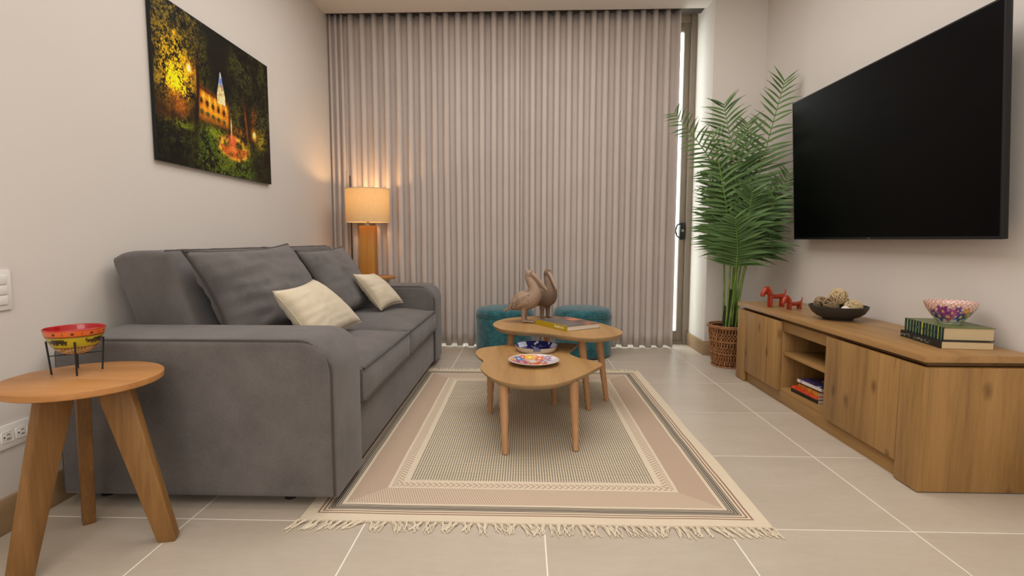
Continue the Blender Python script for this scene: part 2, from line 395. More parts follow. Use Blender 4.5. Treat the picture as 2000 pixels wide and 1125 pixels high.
# ------------------------------------------------------------------ curtains
def curtain(name, x0, x1, folds, label, gath=None, seed=0, ph0=0):
    nx, nzv = folds*18+1, 26
    bm = bmesh.new(); rows = []
    for j in range(nzv):
        z01 = j/(nzv-1); row = []
        for i in range(nx):
            s = i/(nx-1); ph = 2*PI*folds*s+ph0; tp = min(1, 10*s, 10*(1-s))
            ss = s if not gath else gath(s)
            n1 = nz(s*folds*.35+seed, z01*1.2, seed)
            amp = .031*(1+.25*n1)*(1 if not gath else (.55+.45*min(1, s*folds/4)))
            wob = .010*nz(s*folds*.5+3*seed, z01*2.0, 5)*(1-z01)
            x = x0+(x1-x0)*ss+(wob+.010*math.sin(2*ph)*(1-.5*z01))*tp
            y = 4.728+amp*math.cos(ph)+.008*n1*(1-z01)
            hem = .014+.013*nz(s*folds*.27+seed*7, 1.7, 2)+.006*math.cos(ph)
            z = max(hem, .003)*(1-z01)+(ZC+.0125)*z01
            row.append(bm.verts.new((x, y, z)))
        rows.append(row)
    for a, b in zip(rows, rows[1:]):
        for i in range(nx-1): bm.faces.new((a[i], a[i+1], b[i+1], b[i]))
    t = thing(name, ((x0+x1)/2, 4.728, 0), label, 'curtain', None)
    o = ob('panel', bm, 'curtain', t, sharp=180)
    md = o.modifiers.new('thick', 'SOLIDIFY'); md.thickness = .003; bake(o)
    return t
# left panel: three tight folds beside the wall, then even ripples
g = lambda s: (s*16*.042/1.64 if s < 3/16 else (3*.042/1.64)+(s-3/16)/(13/16)*(1-3*.042/1.64)) if True else s
NF = 18
g = lambda s: (s*NF/3*.15/1.67 if s < 3/NF else .15/1.67+(s-3/NF)/(1-3/NF)*(1-.15/1.67))
cl = curtain('curtain', -1.6852, -.002, NF, 'grey ripple fold curtain panel hanging behind the table lamp and sofa', g, 1.3)
cr = curtain('curtain', -.03, 1.30, 13, 'grey ripple fold curtain panel hanging beside the bronze door frame', None, 4.1, PI)
bm = tube([(-1.50, 4.668, 1.5), (-1.497, 4.668, .62)], .005, 8); ob('pull_wand', bm, 'black_metal', cl)
tag(ob('curtain_track', box(-1.684, 1.49, 4.668, 4.80, 2.854, 2.91, bev=.001), 'track_dark'), 'dark curtain track widened to block daylight in the ceiling slot above the grey curtains', 'curtain track')  # filled out across the slot so no daylight leaks over the curtains
for t, a, b, n in ((cl, -1.62, -.01, 20), (cr, .0, 1.29, 14)):
    for i in range(n):
        x = a+(b-a)*(i+.5)/n
        ob('carrier', box(x-.004, x+.004, 4.722, 4.734, 2.83, 2.854), 'track_dark', t)

# ------------------------------------------------------------------ rug
def rug():
    cx, cy = (RX0+RX1)/2, (RY0+RY1)/2
    t = thing('area_rug', (cx, cy, 0), 'cream and tan woven rug with dotted field and fringed ends under the coffee tables', 'rug')
    nx, ny = 60, 80; bm = bmesh.new(); rows = []
    for top in (1, 0):
        for j in range(ny+1):
            row = []
            for i in range(nx+1):
                u, v = i/nx, j/ny
                x = RX0+(RX1-RX0)*u; y = RY0+(RY1-RY0)*v
                ed = 1-min(1, min(u, 1-u)*12); x += .007*nz(u*1.5, v*6, 1)*ed; y += .006*nz(u*5, v*1.5, 4)*(1-min(1, min(v, 1-v)*12))
                z = (.0075+.0015*(nz(x*4, y*4, 9))) if top else .0008
                row.append(bm.verts.new((x, y, z)))
            rows.append(row)
    A, B = rows[:ny+1], rows[ny+1:]
    for j in range(ny):
        for i in range(nx):
            bm.faces.new((A[j][i], A[j][i+1], A[j+1][i+1], A[j+1][i])); bm.faces.new((B[j][i], B[j+1][i], B[j+1][i+1], B[j][i+1]))
    for j in range(ny):
        for i, q in ((0, 1), (nx, 0)):
            f = (A[j][i], A[j+1][i], B[j+1][i], B[j][i]); bm.faces.new(f if q else f[::-1])
    for i in range(nx):
        for j, q in ((0, 0), (ny, 1)):
            f = (A[j][i], A[j][i+1], B[j][i+1], B[j][i]); bm.faces.new(f if q else f[::-1])
    bmesh.ops.recalc_face_normals(bm, faces=bm.faces)
    ob('woven_field', bm, 'rug', t)
    # fringe: a few tassel shapes, copied along both ends
    kinds = []
    for q in range(6):
        r = random.Random(q); bm = bmesh.new()
        L = .058+.012*r.random(); lean = (r.random()-.5)*.045
        for s in range(5):
            a = (r.random()-.5)*.011; b = lean+(r.random()-.5)*.026; L2 = L*(.8+.3*r.random())
            pts = [(a*.4, 0, .006), (a, -.014, .0065+.001*s), ((a+b)*.55+(r.random()-.5)*.012, -L2*.55, .0055), (b, -L2, .003)]
            addtube(bm, spline(pts, False, 3), .0016, 5)
        addtube(bm, [(-.004, -.011, .006), (.004, -.012, .006)], .0036, 6)
        me = bpy.data.meshes.new('tassel'); bm.to_mesh(me); bm.free(); me.materials.append(MT['rope']); kinds.append(me)
    n = 66
    for end in (0, 1):
        for i in range(n):
            o = bpy.data.objects.new('tassel', kinds[random.randrange(6)]); COL.objects.link(o); o.parent = t
            x = RX0+.008+(RX1-RX0-.016)*i/(n-1)
            sp = (i/(n-1)-.5)
            o.location = (x-cx, (RY0+.004 if not end else RY1-.004)-cy, 0)
            o.rotation_euler = (0, 0, (PI if end else 0)+(random.random()-.5)*.5+(sp*1.0*abs(sp*2)**4 if not end else 0)+(-.35 if (i < 10 and not end) else 0))
rug()

# ------------------------------------------------------------------ sofa
SY0, SY1, AT = 1.795, 4.27, .33          # ends along the wall, arm thickness
SXF, SXB = -.655, -1.645                 # front, back
def rounded_arm(o=0):
    p = [(SXB+o, .04+o)]
    p += [(SXB+o, .565-o)] + [(SXB+.05+o*.5-.05*math.cos(a), .565+.045*math.sin(a)-o) for a in (PI/4, PI/2)]
    R = .115
    p += [(SXF-R+R*math.sin(a)-o, .610-R+R*math.cos(a)-o) for a in [PI/2*i/10 for i in range(11)]]
    p += [(SXF-o, .04+o)]
    return p
def sofa():
    t = thing('sofa', ((SXF+SXB)/2, (SY0+SY1)/2, 0), 'grey fabric three seater sofa with wide piped arms along the picture wall', 'sofa')
    for y0, y1, out in ((SY0, SY0+AT, SY0), (SY1-AT, SY1, SY1)):
        arm = ob('arm', prism(rounded_arm(), lambda p, q, s: (p, s, q), y0, y1, bev=.028, seg=4), 'sofa', t, sharp=60)
        for yy in (y0+.012, y1-.012):
            pts = [(p, yy, q) for p, q in rounded_arm(.010)]
            ob('piping', tube(pts, .0065, 8), 'sofa_pipe', arm)
    yi0, yi1 = SY0+AT, SY1-AT; ym = (yi0+yi1)/2
    ob('front_panel', box(SXF-.06, SXF-.012, yi0, yi1, .045, .285, bev=.012, seg=3), 'sofa', t)
    ob('seat_base', box(SXB+.05, SXF-.06, yi0, yi1, .06, .275, bev=.005), 'sofa', t)
    ob('back_frame', box(SXB+.0, SXB+.12, yi0, yi1, .06, .60, bev=.02, seg=3), 'sofa', t)
    def crown_box(x0, x1, y0, y1, z0, z1, crown, r=.035):
        bm = bmesh.new(); addbox(bm, 0, 1, 0, 1, 0, 1)
        bmesh.ops.subdivide_edges(bm, edges=bm.edges, cuts=14, use_grid_fill=True)
        for v in bm.verts:
            u, w, h = v.co
            x = x0+(x1-x0)*u; y = y0+(y1-y0)*w; z = z0+(z1-z0)*h
            bulge = (1-(2*u-1)**4)*(1-(2*w-1)**4)
            if h > .5: z += crown*bulge*(h-.5)*2+.004*nz(x*5, y*5, 3)
            # round the outer edges
            ex = min(u, 1-u)*(x1-x0); ey = min(w, 1-w)*(y1-y0); ez = min(h, 1-h)*(z1-z0)
            if u > .999 or u < .001:
                x += (1 if u > .5 else -1)*(.018*(1-(2*h-1)**2)*(1-(2*w-1)**8))
            if w > .999 or w < .001:
                y -= (1 if w > .5 else -1)*.006*(2*h-1)**2
            v.co = (x, y, z)
        bmesh.ops.recalc_face_normals(bm, faces=bm.faces)
        return bm
    for y0, y1 in ((yi0+.002, ym-.002), (ym+.002, yi1-.002)):
        c = ob('seat_cushion', crown_box(SXB+.2, SXF+.004, y0, y1, .29, .425, .048), 'sofa', t, sharp=70)
        pts = [(SXF+.006, y0+.006+(y1-y0-.012)*i/16, .428+.004*nz(i*.9, y0, 2)) for i in range(17)]
        ob('piping', tube(pts, .0055, 8), 'sofa_pipe', c)
        pts = [(SXF+.006, y0+.006+(y1-y0-.012)*i/16, .293) for i in range(17)]
        ob('piping', tube(pts, .005, 8), 'sofa_pipe', c)
    # reclining back cushions: section in x-z, extruded along the wall
    sec = spline([(-1.50, .44), (-1.565, .62), (-1.642, .845), (-1.630, .885), (-1.565, .905), (-1.440, .902), (-1.402, .878), (-1.335, .66), (-1.30, .44)], True, 4)
    sec = [(p[0], p[1]) for p in [Vector((a.x, a.y)) for a in [Vector((q[0], q[1], 0)) for q in sec]]]
    def loft(sec, y0, y1):
        bm = bmesh.new(); cx = sum(a for a, b in sec)/len(sec); cz = sum(b for a, b in sec)/len(sec); rings = []
        st = [(0, .028), (.003, .017), (.009, .008), (.018, .002), (.03, 0)]
        n_ = len(sec)
        for y, ins in [(y0+d, i) for d, i in st]+[(y0+.03+(y1-y0-.06)*i/8, 0) for i in range(1, 8)]+[(y1-d, i) for d, i in st[::-1]]:
            ring = []
            for a, b in sec:
                v = Vector((cx-a, cz-b)); L = v.length
                q = v*(ins/L) if L > 1e-6 else v
                ring.append(bm.verts.new((a+q.x, y, b+q.y)))
            rings.append(ring)
        for r1, r2 in zip(rings, rings[1:]):
            for i in range(n_): bm.faces.new((r1[i-1], r1[i], r2[i], r2[i-1]))
        bm.faces.new(rings[0]); bm.faces.new(rings[-1][::-1]); bmesh.ops.recalc_face_normals(bm, faces=bm.faces); return bm
    for y0, y1 in ((yi0-.03, ym-.002), (ym+.002, yi1-.02)):
        bm = loft(sec, y0, y1)
        c = ob('back_cushion', bm, 'sofa', t, sharp=60)
        pts = [(-1.44, y0+.012, .87), (-1.438, y0+.018, .893)]+[(-1.438, y0+.03+(y1-y0-.06)*i/16, .9035+.003*nz(i*.7, y0, 6)) for i in range(17)]+[(-1.438, y1-.018, .893), (-1.44, y1-.012, .87)]
        ob('piping', tube(pts, .006, 8), 'sofa_pipe', c)
    for x in (SXB+.09, -.86):
        for y in (SY0+.1, SY1-.1):
            ob('foot', lathe([(.022, 0), (.03, .045)], 16, (x, y, 0)), 'black_metal', t)
    return t
sofa()

def pillow(name, TL, TR, BR, BL, thick, mat, label, pipe=None, seed=0, wr=.006, pinch=.10, group=None):
    TL, TR, BR, BL = map(Vector, (TL, TR, BR, BL)); n = 30
    nrm = ((TR-TL)+(BR-BL)).cross((BL-TL)+(BR-TR)).normalized()
    c = (TL+TR+BR+BL)/4
    t = thing(name, (c.x, c.y, min(BL.z, BR.z)), label, 'cushion', group)
    bm = bmesh.new(); G = {}
    def P(a, b, side):
        u, v = 2*a-1, 2*b-1
        pu = 1-pinch*(1-v*v)*0 ; 
        au = .5+.5*u*(1-pinch*(1-u*u)*0-pinch*(1-v*v)*abs(u)**2); av = .5+.5*v*(1-pinch*(1-u*u)*abs(v)**2)
        p = (TL*(1-au)+TR*au)*(1-av)+(BL*(1-au)+BR*au)*av
        e = max(0, (1-u*u))*max(0, (1-v*v)); h = thick*.5*(e**.42)
        w = wr*e**.3*(nz(u*1.2+seed, v*7, seed)*.9+nz(u*6, v*6+seed, 2)*.6)*(1.6-u)*.6
        return p+nrm*side*(h+w*(1 if e > 0 else 0))
    for s in (1, -1):
        for j in range(n+1):
            for i in range(n+1):
                edge = i in (0, n) or j in (0, n)
                if edge and s == -1: G[(s, i, j)] = G[(1, i, j)]; continue
                G[(s, i, j)] = bm.verts.new(P(i/n, j/n, s if not edge else 0))
        for j in range(n):
            for i in range(n):
                f = (G[(s, i, j)], G[(s, i+1, j)], G[(s, i+1, j+1)], G[(s, i, j+1)])
                bm.faces.new(f if s == 1 else f[::-1])
    bmesh.ops.recalc_face_normals(bm, faces=bm.faces)
    ob('cover', bm, mat, t, sharp=180)
    loop = [(i/n, 0) for i in range(n)]+[(1, i/n) for i in range(n)]+[(1-i/n, 1) for i in range(n)]+[(0, 1-i/n) for i in range(n)]
    pts = [P(a, b, 0) for a, b in loop]
    ob('piping' if pipe else 'seam', tube(pts, .006 if pipe else .0025, 6, closed=True), pipe or mat, t)
    return t
pillow('back_pillow', (-1.308, 2.03, .905), (-1.348, 3.04, .925), (-1.06, 3.03, .485), (-1.20, 2.16, .485), .19, 'sofa', 'large grey piped pillow leaning on the sofa back behind the plain cream cushion next to the bowl side table end', 'sofa_pipe', 1.7, .016)['label'] = 'large grey piped pillow on the sofa end nearer the small round side table'
pillow('back_pillow', (-1.315, 3.07, .885), (-1.325, 3.89, .90), (-1.09, 3.90, .485), (-1.09, 3.08, .485), .17, 'sofa', 'large grey piped pillow on the sofa end nearer the table lamp', 'sofa_pipe', 5.1, .009)
pillow('throw_pillow', (-1.045, 2.20, .735), (-1.075, 2.72, .745), (-.905, 2.95, .495), (-.90, 2.26, .485), .14, 'cream', 'plain cream throw pillow in front of the grey pillow, sofa end with side table', None, 2.2, .005)['label'] = 'wider cream throw pillow leaning on the grey pillow at the side table end'
pillow('throw_pillow', (-1.095, 3.42, .730), (-1.045, 3.70, .715), (-.855, 3.78, .505), (-.94, 3.50, .485), .12, 'cream', 'cream throw pillow propped against the sofa arm below the table lamp', None, 6.3, .004)

# ------------------------------------------------------------------ round three-legged side table with bowl
def side_table(loc, R, H, ang0, label, legs=3, k=1):
    x, y = loc; t = thing('side_table', (x, y, 0), label, 'side table')
    ob('table_top', lathe([(0, H-.022), (R-.007, H-.022), (R-.002, H-.019), (R, H-.006), (R-.0005, H-.002), (R-.003, H), (0, H)], 72, (x, y, 0)), 'table_top', t, sharp=40)
    for i in range(legs):
        a = ang0+i*2*PI/3
        pts = [(.030*k, H-.022), (.125*k, H-.022), (.232*k, .012), (.226*k, 0), (.182*k, 0), (.176*k, .010)]
        f = lambda p, q, s: (x+p*math.cos(a)-s*math.sin(a), y+p*math.sin(a)+s*math.cos(a), q)
        ob('leg', prism(pts, f, -.018, .018, bev=.003, seg=2), 'table_leg', t)
    return t
TX, TY, TH = -1.325, 1.55, .54
side_table((TX, TY), .207, TH, math.radians(14), 'round wooden three legged side table holding the painted bowl')
side_table((-1.275, 4.485), .195, .645, math.radians(60), 'round wooden side table behind the sofa carrying the table lamp', 3, .78)
def bowl_stand():
    cx, cy = -1.385, 1.60
    t = thing('bowl_stand', (cx, cy, TH), 'black wire stand holding up the painted bowl', 'stand')
    R = .062; ring = [(cx+.058*math.cos(2*PI*i/24), cy+.058*math.sin(2*PI*i/24), TH+.047) for i in range(24)]
    A = [math.radians(a) for a in (-45, 45, 135, 225)]
    for a in A:
        a += math.radians(-6)
        c, s = math.cos(a), math.sin(a)
        ob('wire_leg', tube([(cx+.062*c, cy+.062*s, TH+.001), (cx+.070*c, cy+.070*s, TH+.104)], .0026, 8), 'black_metal', t)
    for a in A[:2]:
        a += math.radians(-6)
        c, s = math.cos(a), math.sin(a)
        ob('cross_wire', tube([(cx+.066*c, cy+.066*s, TH+.058), (cx-.066*c, cy-.066*s, TH+.058)], .0017, 6), 'black_metal', t)
    return cx, cy
bcx, bcy = bowl_stand()
def painted_bowl():
    z0 = TH+.0605
    prof = [(0, 0), (.028, .001), (.048, .014), (.062, .032), (.073, .055), (.078, .073), (.079, .079), (.076, .0795), (.072, .06), (.060, .038), (.045, .02), (.025, .009), (0, .007)]
    pr = [(p.x, p.y) for p in spline([(a, b, 0) for a, b in prof], False, 5)]
    pr = [(max(0, a), b) for a, b in pr]; pr[0] = (0, pr[0][1]); pr[-1] = (0, pr[-1][1])
    o = ob('painted_bowl', lathe(pr, 180, (0, 0, 0)), 'ceramic', sharp=60); o.location = (bcx, bcy, z0)
    tag(o, 'red lined bowl painted with dark animals on yellow, set in a wire stand', 'bowl')
    def rhino(u, v):
        # u,v in a unit cell: body, head, legs, horn
        if ((u-.5)/.30)**2+((v-.62)/.22)**2 < 1: return True
        if ((u-.17)/.13)**2+((v-.52)/.14)**2 < 1: return True
        if abs(u-.05) < .03 and .5 < v < .85: return True
        for lx in (.30, .42, .62, .74):
            if abs(u-lx) < .045 and .18 < v < .6: return True
        return False
    def f(p):
        r = math.hypot(p.x, p.y); th = math.atan2(p.y, p.x) % (2*PI); z = p.z
        inner = r < np.interp(z, [0, .014, .032, .055, .073, .0795], [.026, .046, .060, .0712, .0765, .0772])-.0006 and z > .006
        if inner: return hexc('b5161c')
        if z > .0775: return hexc('b02018')
        if z > .060:
            u = (th/(2*PI)*10) % 1
            if math.hypot((u-.5)*.048, z-.068) < .0045: return hexc('2a1a12')
            if abs(u) < .03 and abs(z-.068) < .003: return hexc('7a3a12')
            return hexc('d9641c')
        if z > .0555: return hexc('5a2a16')
        if z > .0265:
            u = (th/(2*PI)*4+.45) % 1
            if rhino((u-.12)/.76, (z-.0275)/.030) and .12 < u < .88: return hexc('2c2a1c')
            return lerp(hexc('c9b326'), hexc('a9a02a'), .5+.5*nz(p.x*60, p.y*60, p.z*60))
        if z > .0225: return hexc('6a3a20')
        return hexc('8a6a3c') if (math.sin(th*40)+math.sin(z*1500+th*8)) > .3 else hexc('d0b183')
    paint(o, f)
painted_bowl()

# ------------------------------------------------------------------ table lamp
def table_lamp():
    x, y, z = -1.30, 4.49, .645
    t = thing('table_lamp', (x, y, z), 'lit table lamp with linen drum shade and square wooden post', 'lamp')
    ob('base', box(x-.06, x+.06, y-.06, y+.06, z, 1.062, bev=.004), 'lamp_wood', t)
    ob('neck', lathe([(.018, 1.062), (.018, 1.07), (.009, 1.075), (.009, 1.13), (.014, 1.135), (.014, 1.17)], 24, (x, y, 0)), 'steel', t)
    ob('bulb', lathe([(0, 1.17), (.013, 1.17), (.016, 1.19), (.028, 1.215), (.030, 1.235), (.022, 1.258), (0, 1.266)], 24, (x, y, 0)), 'bulb', t)
    R = .178; bm = bmesh.new()
    addlathe(bm, [(R, 1.096), (R, 1.366)], 64, (x, y, 0), False, False)
    sh = ob('lamp_shade', bm, 'shade', t, sharp=180)
    for zz in (1.096, 1.366): ob('shade_ring', tube([(x+R*math.cos(2*PI*i/64), y+R*math.sin(2*PI*i/64), zz) for i in range(64)], .0028, 6, closed=True), 'cream', sh)
    bm = bmesh.new()
    for i in range(3):
        a = i*2*PI/3+.4; addtube(bm, [(x+.014*math.cos(a), y+.014*math.sin(a), 1.15), (x+R*math.cos(a), y+R*math.sin(a), 1.11)], .0018, 6)
    ob('shade_spider', bm, 'steel', t)
    l = bpy.data.lights.new('lamp_bulb_light', 'POINT'); l.energy = 3.4; l.color = (1, .60, .27); l.shadow_soft_size = .03
    o = bpy.data.objects.new('lamp_bulb_light', l); COL.objects.link(o); o.parent = t; o.location = (0, 0, 1.30-z)
table_lamp()

# ------------------------------------------------------------------ wall print, switch plate, outlet
def wall_print():
    Y0, Y1, Z0, Z1 = 2.44, 3.545, 1.312, 2.065
    xw = WL+.022
    t = thing('wall_print', (WL, (Y0+Y1)/2, Z0), 'frameless glossy night photo print of a lit garden and church tower above the sofa', 'picture')
    ob('backing', box(WL+.004, xw-.001, Y0, Y1, Z0, Z1, bev=.001, seg=1), 'tv_body', t)
    ob('hanger', box(WL, WL+.004, Y0+.1, Y1-.1, Z1-.12, Z1-.08), 'steel', t)
    nu, nv = 420, 290
    U, V = np.meshgrid(np.linspace(0, 1, nu), np.linspace(0, 1, nv))
    rs = np.random.RandomState(3)
    def fnoise(sx, sy, seed):
        r = np.random.RandomState(seed); g = r.rand(sy+2, sx+2)
        x = U*sx; y = V*sy; i = np.floor(x).astype(int); j = np.floor(y).astype(int); fx = x-i; fy = y-j
        fx = fx*fx*(3-2*fx); fy = fy*fy*(3-2*fy)
        return (g[j, i]*(1-fx)+g[j, i+1]*fx)*(1-fy)+(g[j+1, i]*(1-fx)+g[j+1, i+1]*fx)*fy
    n1 = fnoise(14, 10, 1); n2 = fnoise(45, 32, 2); n3 = fnoise(120, 86, 5); n4 = fnoise(7, 6, 8); n5 = fnoise(210, 145, 9)
    leafy = np.clip((n1*.35+n2*.45+n3*.5+n5*.5-.62)*1.9, 0, 1)
    C = np.zeros((nv, nu, 3)); C[:] = (.035, .032, .018)
    def add(col, m): 
        nonlocal C
        m = np.clip(m, 0, 1)[..., None]; C = C*(1-m)+np.array(hexc(col))*m
    def blob(u, v, ru, rv, p=1.0): return np.exp(-(((U-u)/ru)**2+((V-v)/rv)**2)*p)
    def band(a, lo, hi, s=.012): return 1/(1+np.exp(-(a-lo)/s))*1/(1+np.exp((a-hi)/s))
    add('55501f', .95*leafy*band(V, -.1, .62, .03)*band(U, -.1, .36, .04)*(.4+n4)); add('3c4220', .9*leafy*band(U, .55, 1.1, .04)*band(V, -.1, .60, .04)*(.5+n4))
    add('3a3c1c', .9*leafy*band(U, .30, .44, .03)*band(V, .10, .46, .04)); add('2a3014', .9*leafy*band(V, .66, 1.1, .03)*(.3+.9*n4)); add('4a4a1c', leafy*band(U, .58, .72, .03)*band(V, .45, .66, .03))
    add('3a2a14', .8*leafy*band(V, .56, .72, .03)*band(U, -.1, .3, .03))
    add('14130a', .9*band(U, .40, .55)*band(V, -.1, .34, .05))
    add('8f7f16', blob(.13, .30, .12, .13)*leafy*1.5); add('c2a412', blob(.15, .46, .09, .12)*leafy*1.7); add('e0c21a', blob(.16, .50, .045, .06)*leafy*1.2)
    add('6b4a1c', band(U, .08, .20, .015)*band(V, .55, .70, .02)*(.5+.5*n2)); add('8a5a20', blob(.17, .62, .05, .06)*.6)
    add('4c5a18', blob(.16, .735, .10, .03)*leafy*1.6); add('38220e', band(U, .0, .12, .02)*band(V, .68, .73, .01)*.8)
    # building
    top = .43+(U-.33)*.18; bld = band(U, .295, .555, .006)*band(V-top, 0, .9, .006)*band(V, .0, .665, .01)
    add('8a5a14', bld*.95); add('c08a22', bld*band(V-top, .05, .16, .01)*(.4+.8*n2)); add('3a2410', bld*band(V-top, -.01, .025, .004))
    for i in range(5):
        u0 = .325+i*.047
        add('2a1c0c', blob(u0, .53+(u0-.33)*.15, .011, .022)*1.3*bld); add('d8b04a', blob(u0+.02, .49+(u0-.33)*.15, .008, .025)*.8*bld)
        add('31402c', blob(u0, .605+(u0-.33)*.1, .013, .016)*1.2*bld)
    # tower
    hw = np.clip((V-.26)*.2, 0, .036); tw = (np.abs(U-.495) < hw)*(V > .27)*(V < .50)
    add('9fa6b8', tw*band(V, .2, .36, .02)); add('c9bd94', tw*band(V, .36, .6, .015)*(.6+.5*n3)); add('4a6aa8', tw*blob(.495, .335, .02, .03))
    # trunks
    add('1a1008', band(U-.02*np.sin(V*5), .272, .300, .004)*band(V, .3, .92, .03)); add('b8862a', band(U, .283, .290, .003)*band(V, .30, .50, .02)*.9)
    add('241608', band(U-.10*(V-.4), .70, .755, .006)*band(V, .40, .86, .02)); add('7a5220', band(U-.10*(V-.4), .705, .722, .004)*band(V, .45, .80, .03)*.8)
    # lawn, hedges, fountain
    add('3f5218', band(V, .72, 1.1, .03)*band(U, .28, .78, .03)*leafy*1.3); add('5c6a1c', blob(.44, .72, .09, .035)*leafy*1.7); add('48561a', blob(.50, .90, .16, .07)*leafy*1.6)
    add('4e6018', blob(.70, .74, .08, .03)*leafy*1.5)
    rr = ((U-.60)/.145)**2+((V-.79)/.085)**2
    add('b08a34', np.exp(-((rr-.85+.3*n1)/.5)**2)*.95*(.3+.9*n2)); add('8a4a22', (rr < .75)*.85*(.3+.8*n2)*(V > .78))
    add('b0563a', blob(.585, .745, .03, .06)*1.1); add('d8c8a0', blob(.578, .64, .006, .07)*1.0); add('c07a3c', blob(.60, .80, .05, .02)*.7)
    add('7a5a18', band(V, .62, .68, .01)*band(U, .58, .72, .01)*n3*1.2)
    add('c8952a', blob(.24, .36, .035, .05)*.9); add('fff0a8', blob(.24, .355, .012, .02)*1.4)
    add('d8a030', blob(.815, .64, .03, .045)*.9); add('fff2b0', blob(.815, .63, .011, .02)*1.4); add('6f6a1c', blob(.90, .66, .06, .09)*leafy*1.4)
    add('b8a018', blob(.145, .18, .012, .012)*1.2); add('7a6a20', blob(.13, .19, .03, .02)*leafy)
    add('6a3a12', blob(.82, .50, .03, .10)*leafy*.8)
    C *= 1.22*(.8+.4*n5[..., None]); C = np.clip(1.32*np.clip(C, 0, 1)**1.22*np.array([1.06, .96, .9]), 0, 1)
    verts = np.stack([np.full(U.size, xw), (Y0+(Y1-Y0)*U).ravel(), (Z1-(Z1-Z0)*V).ravel()], 1)
    idx = np.arange(nu*nv).reshape(nv, nu)
    faces = np.stack([idx[:-1, :-1].ravel(), idx[1:, :-1].ravel(), idx[1:, 1:].ravel(), idx[:-1, 1:].ravel()], 1)
    me = bpy.data.meshes.new('printed_face'); me.from_pydata(verts.tolist(), [], faces.tolist()); me.update()
    lin = np.where(C <= .04045, C/12.92, ((C+.055)/1.055)**2.4)
    at = me.color_attributes.new('paint', 'FLOAT_COLOR', 'POINT'); buf = np.ones((nu*nv, 4), np.float32); buf[:, :3] = lin.reshape(-1, 3)
    at.data.foreach_set('color', buf.ravel())
    ob('printed_face', me, 'print_gloss', t, smooth=False)
wall_print()

def plate(name, y0, y1, z0, z1, label, cat):
    t = thing(name, (WL, (y0+y1)/2, z0), label, cat)
    ob('plate', box(WL, WL+.007, y0, y1, z0, z1, bev=.002), 'white_plastic', t); return t
t = plate('light_switch', 1.585, 1.705, .722, .852, 'white light switch plate with flat rockers on the wall above the outlet', 'switch')
for i in range(3): ob('rocker', box(WL+.007, WL+.011, 1.603, 1.687, .740+i*.033, .769+i*.033, bev=.002), 'white_plastic', t)
t = plate('wall_outlet', 1.612, 1.732, .272, .350, 'white double power outlet low on the wall behind the side table', 'outlet')
for yy in (1.647, 1.697):
    r = ob('receptacle', box(WL+.007, WL+.009, yy-.019, yy+.019, .294, .328, bev=.003), 'white_plastic', t)
    for dz in (-.007, .007): ob('slot', box(WL+.009, WL+.0094, yy-.002, yy+.009, .311+dz-.0012, .311+dz+.0012), 'slot', r)
    ob('slot', box(WL+.009, WL+.0094, yy-.013, yy-.008, .3085, .3135), 'slot', r)

# ------------------------------------------------------------------ television
def tv():
    Y0, Y1, Wd, Ht = 2.105, 3.672, 1.567, .885
    t = thing('television', (1.815, (Y0+Y1)/2, .952), 'large black flat television tilted on the wall above the oak cabinet', 'television')
    hw = Wd/2
    def L(name, bm, mat, par=None):   # local: x depth (screen at -), y width, z up
        o = ob(name, bm, mat); o.parent = par or t; return o
    L('panel', box(-.012, .012, -hw, hw, 0, Ht, bev=.002), 'tv_body')
    L('rear_housing', box(.012, .045, -hw+.12, hw-.12, .03, .50, bev=.01), 'tv_body')
    bz = bmesh.new()
    addbox(bz, -.0145, -.012, -hw, hw, 0, .012); addbox(bz, -.0145, -.012, -hw, hw, Ht-.007, Ht)
    addbox(bz, -.0145, -.012, -hw, -hw+.007, .012, Ht-.007); addbox(bz, -.0145, -.012, hw-.007, hw, .012, Ht-.007)
    L('bezel', bz, 'tv_bezel'); L('screen', box(-.0132, -.012, -hw+.007, hw-.007, .012, Ht-.007), 'tv_screen')
    L('logo', box(-.0152, -.0145, -.012, .012, .004, .0075), 'steel')
    t.rotation_euler = (0, -math.radians(3.4), 0)
    m = ob('wall_mount', box(1.845, WR, 2.65, 3.13, 1.17, 1.40, bev=.003), 'black_metal')
    m.parent = t; m.matrix_parent_inverse = (Matrix.Translation(t.location) @ t.rotation_euler.to_matrix().to_4x4()).inverted()
tv()

